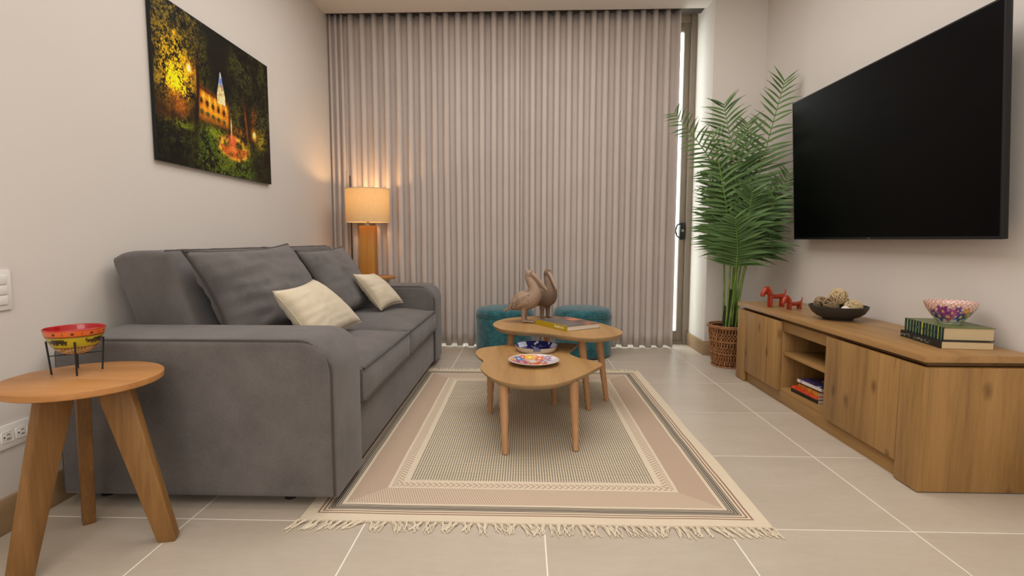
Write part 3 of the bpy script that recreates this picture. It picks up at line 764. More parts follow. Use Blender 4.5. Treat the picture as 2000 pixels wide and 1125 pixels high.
# ------------------------------------------------------------------ TV cabinet
CX, CXB, CY0, CY1, CZ = 1.48, 1.885, 2.005, 3.745, .525
def cabinet():
    t = thing('media_cabinet', ((CX+CXB)/2, (CY0+CY1)/2, 0), 'long low oak media cabinet with two doors and open shelves under the television', 'cabinet')
    B = lambda n, m, *a, p=None: ob(n, box(*a, bev=.0015, seg=2), m, p or t)
    B('top', 'cabinet_top', CX-.003, CXB, CY0-.003, CY1+.003, CZ-.026, CZ)
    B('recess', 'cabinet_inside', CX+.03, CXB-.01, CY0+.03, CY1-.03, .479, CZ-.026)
    B('end_panel', 'cabinet_v', CX+.02, CXB, CY0, CY0+.022, .004, .479); B('end_panel', 'cabinet_v', CX+.02, CXB, CY1-.022, CY1, .004, .479)
    B('stile', 'cabinet_v', CX, CX+.02, CY0, CY0+.128, .004, .479); B('stile', 'cabinet_v', CX, CX+.02, CY1-.128, CY1, .004, .479)
    B('plinth', 'cabinet_h', CX+.022, CX+.04, CY0+.128, CY1-.128, .0, .0695)
    B('door', 'cabinet_v', CX, CX+.02, CY0+.131, 2.655, .074, .479); B('door', 'cabinet_v', CX, CX+.02, 3.143, CY1-.131, .074, .479)
    for y in (2.64, 3.155): B('divider', 'cabinet_v', CX+.022, CXB-.01, y-.011, y+.011, .088, .479)
    B('rail', 'cabinet_h', CX+.022, CX+.04, 2.651, 3.144, .422, .479)
    B('bottom', 'cabinet_h', CX+.022, CXB-.01, CY0+.022, CY1-.022, .070, .090)
    B('shelf', 'cabinet_h', CX+.03, CXB-.012, 2.651, 3.144, .282, .302)
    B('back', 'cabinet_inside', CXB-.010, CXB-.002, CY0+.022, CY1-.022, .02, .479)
cabinet()

# ------------------------------------------------------------------ books
def book(c, ang, L, Wd, T, coverf, label, page='pages', hard=True, group=None, cat='book', rot=0):
    """flat book: spine along local y at x=-W/2; coverf(p) colours the cover"""
    t = thing('book', c, label, cat, group); t.rotation_euler = (0, 0, ang)
    th = .0028 if hard else .0012; ov = .004 if hard else 0
    bm = bmesh.new()
    def dense(x0, x1, y0, y1, z0, z1, nx, ny, nzz):
        b = bmesh.new(); addbox(b, x0, x1, y0, y1, z0, z1)
        def cut(ax, lo, hi, n):
            for i in range(1, n):
                co = [0, 0, 0]; co[ax] = lo+(hi-lo)*i/n; no = [0, 0, 0]; no[ax] = 1
                bmesh.ops.bisect_plane(b, geom=b.verts[:]+b.edges[:]+b.faces[:], plane_co=co, plane_no=no)
        cut(0, x0, x1, nx); cut(1, y0, y1, ny); cut(2, z0, z1, nzz)
        me = bpy.data.meshes.new('tmp'); b.to_mesh(me); b.free(); bm.from_mesh(me); bpy.data.meshes.remove(me)
    dense(-Wd/2, Wd/2, -L/2, L/2, 0, th, 2, 2, 1); dense(-Wd/2, Wd/2, -L/2, L/2, T-th, T, 40, 56, 1); dense(-Wd/2-.002, -Wd/2+th, -L/2, L/2, .0005, T-.0005, 2, 90, 10)
    o = ob('cover', bm, 'book_cover', sharp=30); o.parent = t; paint(o, coverf)
    o = ob('page_block', box(-Wd/2+th, Wd/2-ov, -L/2+ov, L/2-ov, th, T-th), page); o.parent = t
    return t
# big striped book on top of the dark one (spines face the room)
def stripes(T):
    def f(p):
        s = p.y*100
        if p.z > T*.42 and p.z < T*.56 and p.x < -.084: return hexc('1b2b33') if nz(p.y*160, 0, 3) < .25 else hexc('7f9aa8')
        k = (s*.46) % 1
        if p.x > -.084: return hexc('6c7444') if p.z > T*.9 else hexc('2c3320')
        if k < .3: return lerp(hexc('c3cf38'), hexc('5f8f7c'), min(1, abs(math.sin(math.floor(s*.46)*1.9))*1.1))
        return hexc('14251f')
    return f
def dark_spine(p):
    if p.x < -.082 and abs(p.z-.014) < .006 and nz(p.y*140, p.z*200, 7) > .15 and (abs(p.y+.02) < .06 or abs(p.y-.11) < .04): return hexc('8f958f')
    return hexc('171a1c')
book((1.742, 2.268, CZ), math.radians(-8), .29, .178, .028, dark_spine, 'dark thick paperback with black spine lying under the striped book on the cabinet', hard=False)
TB = .052
book((1.764, 2.282, CZ+.0282), math.radians(-8), .27, .182, TB, stripes(TB), 'thick hardback book with green and black striped spine under the floral bowl')
# books in the open shelf
def c_of(a, b=None, f=6):
    return lambda p: lerp(hexc(a), hexc(b or a), max(0, min(1, .5+1.2*nz(p.x*30, p.y*30, f))))
def multi(p):
    if p.x < -.077: return hexc('e3dfd8') if nz(p.y*50, 1, 1) < .2 else hexc('c98ab0')
    q = nz(p.x*22, p.y*30, 4)
    return hexc('e6e8ee') if q > .35 else (hexc('3d4f8e') if q > 0 else (hexc('6a4a8c') if q > -.3 else hexc('25365e')))
z = .0902
for (dx, dy, L, Wd, T, fn, lab) in [
        (.0, .0, .245, .165, .019, c_of('1d1a1b', '141214'), 'black paperback at the bottom of the pile in the open cabinet shelf'),
        (.002, .003, .24, .165, .014, c_of('e0552a', 'cf3d1d'), 'bright orange red book second from the bottom of the shelf pile'),
        (.012, -.006, .20, .15, .018, c_of('d9962c', 'b86a1c'), 'amber yellow book in the middle of the shelf pile'),
        (.022, .004, .195, .15, .008, c_of('33241c', '1f1814'), 'thin dark brown book under the blue magazine in the shelf pile'),
        (.022, .0, .215, .16, .017, multi, 'white spined book with blue and purple cover on top of the shelf pile')]:
    book((1.617+dx, 2.945+dy, z), math.radians(2+random.uniform(-3, 3)), L, Wd, T, fn, lab, 'pages_white', False); z += T+.0003

# floral bowl
def floral_bowl():
    z0 = CZ+.0282+TB+.0005
    prof = [(0, 0), (.042, 0), (.046, .003), (.060, .018), (.085, .050), (.103, .080), (.112, .104), (.1085, .104), (.099, .080), (.080, .050), (.055, .020), (.035, .010), (0, .008)]
    pr = [(max(0, p.x), p.y) for p in spline([(a, b, 0) for a, b in prof], False, 5)]; pr[0] = (0, 0); pr[-1] = (0, .008)
    o = ob('floral_bowl', lathe(pr, 160), 'ceramic', sharp=60); o.location = (1.762, 2.272, z0); o.scale = (.82, .82, .84)
    tag(o, 'white glazed bowl with purple flowers and red lattice standing on the striped book', 'bowl')
    fl_ = [(3.75, .066, .026, '7d2a78'), (4.15, .060, .022, '9c3a86'), (3.5, .040, .022, '31357e'), (4.35, .073, .017, '4a3a90'), (4.6, .040, .02, '2d4a86'), (3.95, .038, .022, 'a03f74'),
           (4.75, .068, .016, 'c77a3c'), (5.0, .05, .02, '6d8a3a'), (3.2, .05, .02, '41407e'), (5.5, .06, .025, '8b3a80'), (.8, .06, .026, '8b3a80'), (2.0, .06, .026, '4a3a90')]
    def f(p):
        th = math.atan2(p.y, p.x) % (2*PI); r = math.hypot(p.x, p.y)
        outer = r > np.interp(p.z, [0, .018, .05, .08, .104], [.02, .057, .0825, .101, .1103])
        if outer:
            for a, zz, R, c in fl_:
                d = math.hypot(((th-a+PI) % (2*PI)-PI)*r, p.z-zz)*(1+.25*math.sin(5*math.atan2(p.z-zz, (th-a)*r)))
                if d < R: return lerp(hexc(c), hexc('d8a8c8'), max(0, nz(p.x*90, p.y*90, p.z*90))*1.1) if d > .006 else hexc('e3c56a')
            if p.z < .03: return lerp(hexc('c9cdb8'), hexc('6f8f80'), max(0, nz(p.x*50, p.y*50, p.z*50)))
        a = math.sin(th*30+p.z*260); b = math.sin(th*30-p.z*260)
        return hexc('c4553f') if max(a, b) > .82 else hexc('ead8cb')
    paint(o, f)
floral_bowl()

# dark bowl with woven balls
def dark_bowl():
    cx, cy = 1.684, 2.925; kb = .9
    prof = [(0, 0), (.078, 0), (.080, .006), (.082, .009), (.112, .020), (.138, .040), (.153, .064), (.157, .076), (.153, .078), (.146, .064), (.128, .042), (.100, .026), (.06, .018), (0, .016)]
    o = ob('dark_bowl', lathe([(a*kb, b*.96) for a, b in prof], 72), 'bowl_black', sharp=50); o.location = (cx, cy, CZ)
    tag(o, 'wide dark grey bowl full of woven balls on the cabinet', 'bowl')
    def ball(x, y, z, r, mat, label, seed, squash=1, nst=22):
        t = thing('woven_ball', (x, y, z-r*squash), label, 'decorative ball', None)
        bm = bmesh.new(); bmesh.ops.create_icosphere(bm, subdivisions=3, radius=r*.88, matrix=Matrix.Translation((x, y, z)) @ Matrix.Diagonal((1, 1, squash, 1)))
        core = ob('core', bm, 'vine_core' if mat != 'vine_light' else 'vine_mid', t, sharp=180)
        rr = random.Random(seed); bm = bmesh.new()
        for i in range(nst):
            ax = Vector((rr.gauss(0, 1), rr.gauss(0, 1), rr.gauss(0, 1))).normalized(); u = ax.orthogonal().normalized(); w = ax.cross(u); off = rr.uniform(-.45, .45)
            rad = r*math.sqrt(1-off*off)*.95; ph = rr.random()*6
            pts = [Vector((x, y, z))+Matrix.Diagonal((1, 1, squash)) @ (ax*off*r*.95+(u*math.cos(q)+w*math.sin(q))*rad*(1+.03*math.sin(5*q+ph))+ax*.06*r*math.sin(3*q+ph)) for q in [2*PI*j/26 for j in range(26)]]
            addtube(bm, pts, r*.055, 5, closed=True)
        stuff(ob('vine_strands', bm, mat, t, sharp=180))
    zb = CZ
    ball(cx-0.0686, cy+0.0440, zb+0.0827, 0.0360, 'vine_mid', 'brown woven ball at the palm end of the dark bowl', 1)
    ball(cx-0.0546, cy-0.0264, zb+0.0846, 0.0378, 'vine_mid', 'brown woven ball next to the pale top ball in the dark bowl', 2)
    ball(cx+0.0044, cy+0.0106, zb+0.1203, 0.0441, 'vine_light', 'pale cream wrapped ball on top of the heap in the dark bowl', 3, 1, 26)
    ball(cx+0.0510, cy-0.0440, zb+0.0733, 0.0450, 'vine_light', 'flattened cream ball with speckles lying at the rim of the dark bowl', 4, .78, 30)
    ball(cx+0.0660, cy+0.0484, zb+0.0733, 0.0324, 'vine_dark', 'dark brown woven ball at the back of the dark bowl', 5)
    bm = bmesh.new(); bmesh.ops.create_icosphere(bm, subdivisions=3, radius=.022, matrix=Matrix.Translation((cx-.012, cy-.085, zb+.060)))
    tag(ob('smooth_pebble', bm, 'pages_white', sharp=180), 'small smooth white ball low among the woven balls', 'decorative ball')
dark_bowl()

# ------------------------------------------------------------------ carved figures
def carve(name, build, mat, loc, rot, scale, label, cat, voxel=.0035, group=None, smooth=6):
    bm = bmesh.new(); build(bm)
    me = bpy.data.meshes.new('body'); bm.to_mesh(me); bm.free(); o = bpy.data.objects.new('body', me); COL.objects.link(o)
    m = o.modifiers.new('r', 'REMESH'); m.mode = 'VOXEL'; m.voxel_size = voxel
    m = o.modifiers.new('s', 'SMOOTH'); m.factor = .5; m.iterations = smooth
    bake(o); o.data.materials.append(MT[mat]); o.data.polygons.foreach_set('use_smooth', [True]*len(o.data.polygons))
    t = thing(name, loc, label, cat, group); t.rotation_euler = (0, 0, rot); t.scale = (scale,)*3; o.parent = t
    zmin = min(v.co.z for v in o.data.vertices); o.location.z = -zmin
    return t, -zmin
def pelican(loc, rot, mat, label, s=1.0):
    # faces +x, height about .33
    def b(bm):
        body = spline([(-.125, 0, .083), (-.085, 0, .106), (-.03, 0, .134), (.02, 0, .150), (.046, 0, .182), (.040, 0, .226), (.018, 0, .265), (.008, 0, .288), (.016, 0, .307), (.032, 0, .312)], False, 5)
        rad = np.interp(np.linspace(0, 9, len(body)), range(10), [.006, .036, .064, .063, .049, .034, .026, .0225, .026, .018])
        addtube(bm, body, list(rad), 14)
        addtube(bm, [(-.155, 0, .064), (-.10, 0, .093)], [.010, .024], 10, flat=(1.2, .5))
        for sy in (-1, 1):
            addtube(bm, spline([(-.115, .022*sy, .090), (-.07, .043*sy, .113), (-.01, .050*sy, .142), (.02, .038*sy, .154)], False, 4), list(np.interp(range(13), [0, 4, 9, 12], [.006, .022, .030, .012])), 10, flat=(.5, 1.2))
            addtube(bm, [(-.015, .020*sy, .110), (-.018, .022*sy, .05), (-.018, .022*sy, .004)], [.024, .015, .0125], 8)
            addtube(bm, [(-.028, .022*sy, .007), (.012, .024*sy, .009), (.052, .027*sy, .006)], [.012, .014, .017], 8, flat=(1, .4))
            addtube(bm, [(.0, .022*sy, .006), (.036, .010*sy, .005)], [.008, .009], 8, flat=(1, .5))
        addtube(bm, [(.0, 0, .318), (-.012, 0, .333)], [.012, .004], 8)
    t, dz = carve('pelican_figure', b, mat, loc, rot, s, label, 'figurine', .0035)
    def part(n, bm, m):
        o = ob(n, bm, m, sharp=180); o.parent = t; o.location.z = dz
    part('bill', tube(spline([(.030, 0, .308), (.060, 0, .283), (.095, 0, .245), (.122, 0, .212), (.130, 0, .204)], False, 4), list(np.interp(range(17), [0, 4, 10, 14, 16], [.014, .0125, .009, .006, .003])), 10, flat=(.9, 1)), 'pelican_bill')
    part('throat_pouch', tube(spline([(.030, 0, .296), (.055, 0, .262), (.088, 0, .232), (.118, 0, .210)], False, 4), list(np.interp(range(13), [0, 4, 9, 12], [.008, .013, .009, .003])), 10, flat=(.7, 1)), 'pelican_dark')
    for sy in (-1, 1):
        bm = bmesh.new()
        for i in range(5):
            for j in range(4):
                x = -.10+.026*i+.004*j; z = .094+.017*i*.75+.013*j-.008
                y = .001+sy*(.055+.010*math.sin((i+.5)/5*PI)-abs(j-1.5)*.0035)
                addtube(bm, [(x+.014, y-.001*sy, z+.010), (x, y+.0015*sy, z+.001), (x-.015, y-.001*sy, z-.009)], [.002, .006, .002], 6, flat=(.6, 1))
        part('wing', bm, mat)
        bm = bmesh.new(); bmesh.ops.create_icosphere(bm, subdivisions=2, radius=.0035, matrix=Matrix.Translation((.024, .0195*sy, .311))); part('eye', bm, 'slot')
    return t
TZ = .43
pelican((.022, 3.375, TZ), math.radians(-14), 'pelican', 'carved tan pelican showing its folded wing and side, beside the yellow spined book')
pelican((.150, 3.545, TZ), math.radians(-62), 'pelican_dark', 'carved pelican facing the room with darker breast, behind the other pelican', .99)

def dog(loc, rot, s, label, long=False):
    def b(bm):
        L = .055 if not long else .065; h = .075 if not long else .048
        addtube(bm, spline([(-L, 0, h), (0, 0, h-.004), (L, 0, h+.002)], False, 5), [.015]*11, 12)
        for x in (-L*.86, L*.82):
            for sy in (-1, 1): addtube(bm, [(x, .006*sy, h), (x+(.004 if x < 0 else .0), .013*sy, .004)], [.012, .0085], 10)
        addtube(bm, spline([(L*.8, 0, h), (L+.004, 0, h+.024), (L+.014, 0, h+.040)], False, 4), [.015]*9, 10)
        addtube(bm, spline([(L+.002, 0, h+.050), (L+.026, 0, h+.042), (L+.046, 0, h+.020), (L+.050, 0, h-.002)], False, 4), list(np.interp(range(13), [0, 4, 9, 12], [.016, .019, .015, .013])), 12)
        for sy in (-1, 1): addtube(bm, [(L+.004, .017*sy, h+.050), (L+.002, .022*sy, h+.030), (L+.004, .021*sy, h+.008)], [.007, .011, .008], 8, flat=(1, .6))
        addtube(bm, spline([(-L, 0, h+.005), (-L-.012, 0, h+.020), (-L-.016, 0, h+.046)], False, 4), list(np.linspace(.010, .0035, 9)), 8)
    t, dz = carve('dog_figure', b, 'red_glaze', loc, rot, s, label, 'figurine', .003, 4)
    for sy in (-1, 1):
        bm = bmesh.new(); L = .055 if not long else .065; h = .075 if not long else .048
        bmesh.ops.create_icosphere(bm, subdivisions=2, radius=.003, matrix=Matrix.Translation((L+.028, .0155*sy, h+.049))); o = ob('eye', bm, 'slot', sharp=180); o.parent = t; o.location.z = dz
    return t
dog((1.600, 3.455, CZ), math.radians(196), .98, 'taller red glazed dog figurine with drooping head on the cabinet')
dog((1.655, 3.335, CZ), math.radians(205), .82, 'shorter long bodied red dog figurine beside the taller one', True)

# ------------------------------------------------------------------ coffee tables
def coffee(name, outline, top, thick, legs, label):
    cx = sum(p[0] for p in outline)/len(outline); cy = sum(p[1] for p in outline)/len(outline)
    t = thing(name, (cx, cy, 0), label, 'coffee table')
    pts = [(p.x, p.y) for p in spline([(a, b, 0) for a, b in outline], True, 9)]
    ob('table_top', prism(pts, lambda p, q, s: (p, q, s), top-.003, top, 0), 'coffee_top', t)
    # edge chamfers inwards below the face
    bm = bmesh.new(); n = len(pts); c = Vector((cx, cy))
    nr = []
    for i in range(n):
        a, b = Vector(pts[i-1]), Vector(pts[(i+1) % n]); d = (b-a).normalized(); nr.append(Vector((d.y, -d.x)))
    area = sum(pts[i-1][0]*pts[i][1]-pts[i][0]*pts[i-1][1] for i in range(n)); sg = 1 if area > 0 else -1
    ra = [bm.verts.new((p[0], p[1], top-.003)) for p in pts]; rb = [bm.verts.new((p[0]-sg*q.x*.002, p[1]-sg*q.y*.002, top-.010)) for p, q in zip(pts, nr)]
    rc = [bm.verts.new((p[0]-sg*q.x*.016, p[1]-sg*q.y*.016, top-thick)) for p, q in zip(pts, nr)]
    for r1, r2 in ((ra, rb), (rb, rc)):
        for i in range(n): bm.faces.new((r1[i-1], r1[i], r2[i], r2[i-1]))
    bm.faces.new(rc); bm.faces.new(ra)
    bmesh.ops.recalc_face_normals(bm, faces=bm.faces)
    ob('table_edge', bm, 'coffee_edge', t, sharp=25)
    for (tx, ty), (fx, fy), zf in legs:
        ob('leg', tube([(tx, ty, top-thick), (fx, fy, zf)], [.023, .0135], 20), 'coffee_leg', t)
RZ = .0095
kk = .615/.625
low = [(-.262, 2.905), (-.240, 3.018), (-.142, 3.096), (-.037, 3.146), (.115, 3.185), (.270, 3.185), (.315, 3.140), (.287, 3.035), (.250, 2.905), (.282, 2.800), (.340, 2.738), (.384, 2.680), (.386, 2.618), (.345, 2.545), (.261, 2.405), (.149, 2.275), (.038, 2.242), (-.071, 2.275), (-.155, 2.386), (-.208, 2.550), (-.203, 2.690), (-.238, 2.790)]
coffee('coffee_table', low, .335, .024, [((-.088, 2.345), (-.079, 2.300), RZ), ((.228, 2.41), (.236, 2.350), RZ), ((-.172, 2.83), (-.182, 2.858), RZ), ((.170, 2.99), (.178, 3.03), RZ)], 'low wavy edged oak coffee table holding the two plates')
s = .52/.55
high = [(-.2*s, 3.506*s), (-.135*s, 3.72*s), (.028*s, 3.85*s), (.213*s, 3.86*s), (.385*s, 3.74*s), (.527*s, 3.505*s), (.595*s, 3.235*s), (.53*s, 3.075*s), (.395*s, 3.0*s), (.256*s, 3.05*s), (.114*s, 3.155*s), (-.038*s, 3.215*s), (-.151*s, 3.31*s)]
coffee('coffee_table', high, TZ, .026, [((.322, 2.965), (.362, 2.935), RZ), ((.432, 3.105), (.488, 3.110), RZ), ((-.075, 3.255), (-.10, 3.265), RZ), ((.152, 3.50), (.160, 3.55), RZ)], 'taller kidney shaped oak coffee table holding the pelicans and book')
# magazine-like book on the high table
def photo_cover(p):
    if p.x < -.118: return hexc('b49a14') if not (abs(p.z-.017) < .006 and -.13 < p.y < -.04 and nz(p.y*120, 0, 1) > -.2) else hexc('e8ddb0')
    if p.z < .027: return hexc('8f8060')
    q = nz(p.x*16, p.y*12, 2)
    if p.x > .02: return lerp(hexc('5f4a42'), hexc('c4785a'), max(0, min(1, .5+1.4*q)))
    return lerp(hexc('5a5350'), hexc('6d6560'), .5+q)
bk = book((.263, 3.235, TZ), math.radians(33), .315, .245, .030, photo_cover, 'large flat picture book with yellow spine on the taller coffee table', 'pages_white', True)

# plates
def plates():
    pr = [(0, 0), (.062, 0), (.066, .004), (.072, .004), (.105, .013), (.124, .020), (.1265, .0225), (.124, .0235), (.104, .0175), (.074, .009), (.055, .0075), (0, .007)]
    pr2 = []
    for a, b in zip(pr, pr[1:]):
        pr2 += [(a[0]+(b[0]-a[0])*i/8, a[1]+(b[1]-a[1])*i/8) for i in range(8)]
    pr2.append(pr[-1])
    o = ob('painted_plate', lathe(pr2, 160), 'ceramic', sharp=60); o.location = (.052, 2.645, .335)
    tag(o, 'shallow plate painted with bright red, yellow and blue flowers', 'plate')
    F = [(-.075, .05, .032, '3f74c0'), (-.02, .085, .032, 'e0b41a'), (-.055, .078, .026, 'd23a2a'), (.03, .07, .034, 'de6a4a'), (-.06, -.005, .045, 'a8477a'), (-.09, .07, .022, 'd88a20'), (-.10, .02, .02, 'dba552'),
         (.035, -.04, .044, 'd8561e'), (-.02, -.065, .040, 'b8382c'), (.01, -.06, .03, 'c02c22'), (.06, .035, .035, '9a84b4'), (-.005, .02, .026, 'e6dfe6'), (.025, .02, .024, 'd8604a'), (.07, .07, .025, '8a80b8')]
    def f(p):
        if p.z < np.interp(math.hypot(p.x, p.y), [0, .07, .105, .1265], [.004, .0065, .0155, .0228])-.0005: return hexc('dcd3c8')
        r = math.hypot(p.x, p.y)
        if r > .119: return hexc('e2d4c8')
        for a, b, R, c in F:
            d = math.hypot(p.x-a, p.y-b); g = math.atan2(p.y-b, p.x-a)
            if d < R*(.8+.2*math.sin(6*g+a*90)): return lerp(hexc(c), hexc('f0d8b0'), max(0, nz(p.x*110, p.y*110, R*90))*.8) if d > R*.22 else hexc('f2e3a0')
        if p.x > .02: return lerp(hexc('e4dedc'), hexc('c6bfd2'), max(0, nz(p.x*60, p.y*60)*1.5))
        return lerp(hexc('d98a78'), hexc('e6cdbf'), .5+.5*nz(p.x*120, p.y*120))
    paint(o, f)
    pr = [(0, 0), (.098, 0), (.106, .005), (.114, .020), (.1185, .030), (.120, .032), (.117, .0325), (.110, .022), (.101, .010), (.09, .007), (0, .006)]
    pr2 = []
    for a, b in zip(pr, pr[1:]):
        pr2 += [(a[0]+(b[0]-a[0])*i/8, a[1]+(b[1]-a[1])*i/8) for i in range(8)]
    pr2.append(pr[-1])
    o = ob('blue_dish', lathe(pr2, 160), 'ceramic', sharp=60); o.location = (.072, 2.965, .335)
    tag(o, 'deep blue and white ceramic dish with upright rim behind the flower plate', 'plate')
    def g(p):
        r = math.hypot(p.x, p.y); th = math.atan2(p.y, p.x)
        inner = p.z > np.interp(r, [0, .09, .101, .11, .117], [.003, .0035, .008, .019, .031])
        if not inner:
            if abs(((th+PI/2+PI) % (2*PI))-PI) < .16 and p.z > .016: return hexc('8088b0')
            return hexc('ddd4c6')
        if r > .117: return hexc('2a2a60')
        if r > .094: return hexc('cfd3e4') if (math.sin(th*3+.6) > .55 or nz(p.x*60, p.y*60, 1) > .38) else hexc('23235f')
        q = nz(p.x*35, p.y*35, 3)
        if abs(p.x+.3*p.y) < .004 and p.y > -.06: return hexc('aeb6d8')
        return hexc('6a74b4') if (q > .32 or (p.y < -.055 and q > -.1)) else hexc('1b1a55')
    paint(o, g)
plates()

# ------------------------------------------------------------------ ottomans
def ottoman(x, y, label):
    t = thing('ottoman', (x, y, 0), label, 'ottoman'); R = .238
    bm = bmesh.new(); prof = [(0, .385), (R*.5, .386), (R-.035, .379), (R-.012, .369), (R-.003, .352), (R, .33)]
    prof = prof[::-1]
    body = ob('body', lathe([(R-.012, .012), (R-.004, .02), (R, .04), (R, .32), (R-.002, .328)], 72, (x, y, 0)), 'teal', t, sharp=50)
    ob('cushion_top', lathe([(R-.004, .328)]+[(R+.003-.003, .335), (R, .352), (R-.004, .37), (R-.016, .384), (R-.05, .394), (R*.5, .402), (0, .404)], 72, (x, y, 0)), 'teal', t, sharp=60)
    ob('seam', tube([(x+(R+.0005)*math.cos(2*PI*i/72), y+(R+.0005)*math.sin(2*PI*i/72), .330) for i in range(72)], .0035, 6, closed=True), 'teal', t)
    for a in range(3):
        q = a*2*PI/3+.5; ob('glide', lathe([(.018, 0), (.018, .014)], 16, (x+.17*math.cos(q), y+.17*math.sin(q), 0)), 'black_metal', t)
ottoman(-.155, 4.43, 'round teal velvet ottoman nearer the sofa, before the curtain')
ottoman(.485, 4.43, 'round teal velvet ottoman nearer the balcony door, before the curtain')

# ------------------------------------------------------------------ palm and basket
BX, BY = 1.565, 4.085
def basket():
    t = thing('wicker_basket', (BX, BY, 0), 'brown woven wicker basket holding the palm', 'basket')
    rad = lambda z: .128+.034*min(1, z/.30)
    ob('liner', lathe([(0, .004), (rad(0)-.012, .004), (rad(.3)-.012, .30), (rad(.3)-.016, .30), (rad(.26)-.016, .25), (0, .25)], 40, (BX, BY, 0)), 'wicker_dark', t)
    ob('soil', lathe([(0, .250), (rad(.25)-.018, .250), (rad(.25)-.018, .257), (0, .262)], 40, (BX, BY, 0)), 'soil', t)
    bm = bmesh.new()
    for d in (1, -1):
        for i in range(44):
            a0 = 2*PI*i/44
            pts = []
            for j in range(13):
                z = .004+.30*j/12; a = a0+d*.10*math.sin(j*PI/2*1.0+.3)+d*.02*j
                r = rad(z)-.006+.004*math.cos(j*PI/2+i*PI)*d; pts.append((BX+r*math.cos(a), BY+r*math.sin(a), z))
            addtube(bm, pts, .0044, 5)
    stuff(ob('woven_canes', bm, 'wicker', t, sharp=180))
    for z, q in ((.006, .006), (.105, .0045), (.195, .0045), (.300, .0075), (.310, .0065)):
        pts = [(BX+(rad(z)+.001+.002*math.sin(i*PI/2))*math.cos(2*PI*i/80), BY+(rad(z)+.001+.002*math.sin(i*PI/2))*math.sin(2*PI*i/80), z+.001*math.cos(i*PI/2)) for i in range(80)]
        ob('rim_band' if z > .25 or z < .05 else 'hoop', tube(pts, q, 6, closed=True), 'wicker', t)
basket()
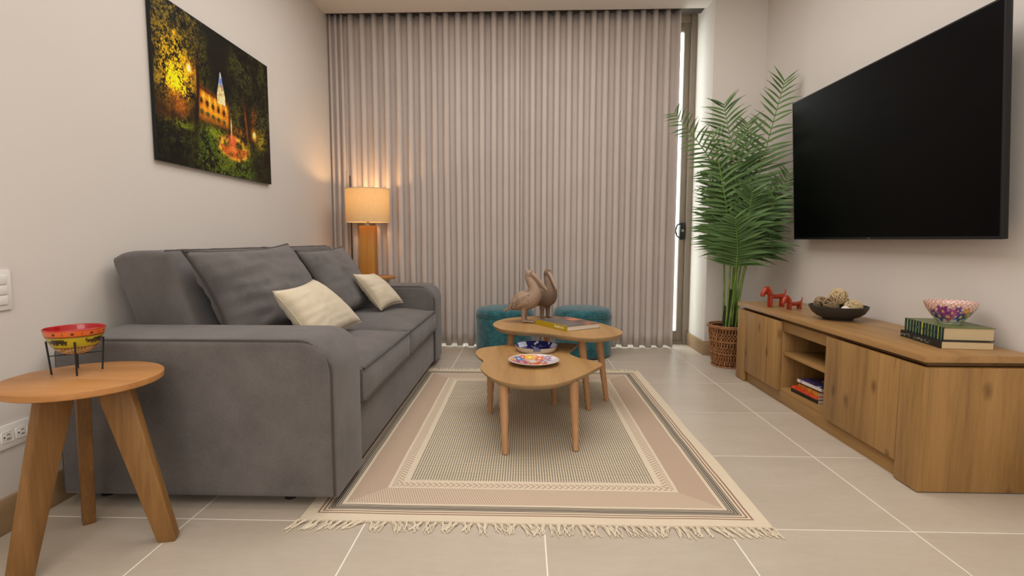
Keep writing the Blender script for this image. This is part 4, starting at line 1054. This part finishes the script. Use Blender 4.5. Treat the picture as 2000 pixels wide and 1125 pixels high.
def palm():
    t = thing('palm', (BX, BY, .262), 'tall feathery green palm in the wicker basket by the television', 'plant')
    O = Vector((BX, BY, .262))
    # leaflet shapes: unit length along x, blade width, drooping tip
    shapes = []
    for q in range(4):
        bm = bmesh.new(); n = 7; L = []
        for i in range(n+1):
            s_ = i/n; w = .066*math.sin(PI*min(1, .12+s_*.88))**.7*(1-s_**4)+.001; z = -.03*s_**2; dy_ = -.12*(q+.4)*s_**2
            L.append([bm.verts.new((s_, dy_-w, z+.008)), bm.verts.new((s_, dy_, z-.008)), bm.verts.new((s_, dy_+w, z+.008))])
        for a, b in zip(L, L[1:]):
            for j in (0, 1): bm.faces.new((a[j], b[j], b[j+1], a[j+1]))
        me = bpy.data.meshes.new('leaflet'); bm.to_mesh(me); bm.free(); me.materials.append(MT['leaf'])
        me.polygons.foreach_set('use_smooth', [True]*len(me.polygons)); shapes.append(me)
    def inside(p): return p.x < WR-.03 and (p.y < 4.40 or p.x < 1.44) and p.y < 4.64 and not (p.x > 1.70 and p.y < 3.72 and .93 < p.z < 1.9)
    # fronds: base offset, mid control, tip (world), leaflet length, first fraction, side axis
    B0 = Vector((BX-.02, BY, .262))
    fr = [  # ctrl points...                                                        len  t0   pairs
        ([(-.01, -.04, 0), (1.545, 4.02, .80), (1.515, 3.96, 1.35), (1.40, 3.93, 1.90)], .30, .36, 30),
        ([(.02, -.03, 0), (1.60, 4.02, .80), (1.67, 3.95, 1.40), (1.80, 3.90, 2.05)], .27, .40, 28),
        ([(-.02, -.02, 0), (1.52, 4.05, .90), (1.40, 4.05, 1.45), (1.08, 4.02, 1.86)], .20, .45, 24),
        ([(.03, -.02, 0), (1.62, 3.98, .80), (1.72, 3.90, 1.10), (1.81, 3.80, 1.40)], .22, .40, 22),
        ([(.0, -.06, 0), (1.55, 3.96, .75), (1.555, 3.86, 1.0), (1.56, 3.78, 1.28)], .30, .40, 24),
        ([(.03, -.05, 0), (1.60, 3.95, .75), (1.66, 3.86, 1.00), (1.71, 3.78, 1.24)], .28, .42, 20),
        ([(-.03, -.03, 0), (1.51, 4.00, .80), (1.45, 3.96, 1.20), (1.33, 3.93, 1.70)], .24, .38, 24),
        ([(.02, .02, 0), (1.60, 4.10, .90), (1.64, 4.10, 1.40), (1.63, 4.08, 1.80)], .24, .42, 24),
        ([(-.03, .02, 0), (1.50, 4.10, .80), (1.45, 4.12, 1.10), (1.38, 4.12, 1.42)], .24, .36, 20),
        ([(.04, .0, 0), (1.64, 4.04, .75), (1.72, 4.0, 1.00), (1.80, 3.97, 1.20)], .20, .42, 18),
        ([(-.02, -.06, 0), (1.53, 3.95, .65), (1.50, 3.85, .90), (1.44, 3.76, 1.10)], .25, .45, 18)]
    rest = bmesh.new(); count = 0; rr = random.Random(11)
    for fi, (cp, LL, t0, pairs) in enumerate(fr):
        pairs = int(pairs*1.12)
        P = [B0+Vector(cp[0])]+[Vector(c) for c in cp[1:]]
        path = spline(P, False, 14); n = len(path)
        bm = bmesh.new(); addtube(bm, path, list(np.linspace(.0085, .002, n)), 6)
        f = ob('frond', bm, 'frond_stem', t, sharp=180)
        for i in range(pairs):
            s_ = t0+(1-t0)*(i+.5)/pairs; k_ = s_*(n-1); a = min(int(k_), n-2); p = path[a].lerp(path[a+1], k_-a); tg = (path[a+1]-path[a]).normalized()
            view = Vector((-.35, -1, .05)).normalized()
            side = tg.cross(view).normalized()
            q = (i+.5)/pairs; ll = LL*(.62+.38*math.sin(PI*min(1, q*1.15+.18)))*(1 if q < .85 else .8)
            for sd in (-1, 1):
                up = .25+.75*q**1.5
                d = (side*sd*(1-.25*q)+tg*(.35+up*.75)*.7+view*rr.uniform(-.15, .35)+Vector((0, 0, rr.uniform(-.12, .06)))).normalized()
                L2 = ll*rr.uniform(.88, 1.08)
                for tries in range(8):
                    if inside(p+d*L2) and inside(p+d*L2*.6): break
                    d = (d+Vector((-.12 if (p+d*L2).x > 1.75 else 0, -.22, .05))).normalized(); L2 *= .95
                if not (inside(p+d*L2)): continue
                zax = (Vector((0, 0, 1))-d*d.z); zax = zax.normalized() if zax.length > .05 else view.copy()
                zax = (zax*.7+view*1.1).normalized(); zax = (zax-d*zax.dot(d)).normalized(); yax = zax.cross(d)
                if yax.z < 0: yax, zax = -yax, -zax
                M = Matrix(((d.x, yax.x, zax.x, p.x), (d.y, yax.y, zax.y, p.y), (d.z, yax.z, zax.z, p.z), (0, 0, 0, 1))) @ Matrix.Diagonal((L2, L2*.9+.02, L2, 1))
                me = shapes[rr.randrange(4)]
                if count < 300 and fi in (0, 1, 2, 3, 4, 5):
                    o = bpy.data.objects.new('leaflet', me); COL.objects.link(o); o.parent = f; o.matrix_local = Matrix.Translation(-O) @ M; count += 1
                else:
                    st = len(rest.verts); rest.from_mesh(me); rest.verts.ensure_lookup_table()
                    bmesh.ops.transform(rest, matrix=M, verts=rest.verts[st:])
    stuff(ob('leaflets', rest, 'leaf', t, sharp=180))
    for i, (dx, dy, h, r) in enumerate([(-.01, -.045, .33, .030), (.035, -.01, .26, .022), (-.045, .0, .20, .012), (.0, .035, .30, .02)]):
        ob('trunk', tube([(BX+dx-.01, BY+dy, .255), (BX+dx-.008, BY+dy, .255+h*.6), (BX+dx-.004, BY+dy, .255+h)], [r, r*.9, r*.55], 12), 'stem_dark', t)
palm()
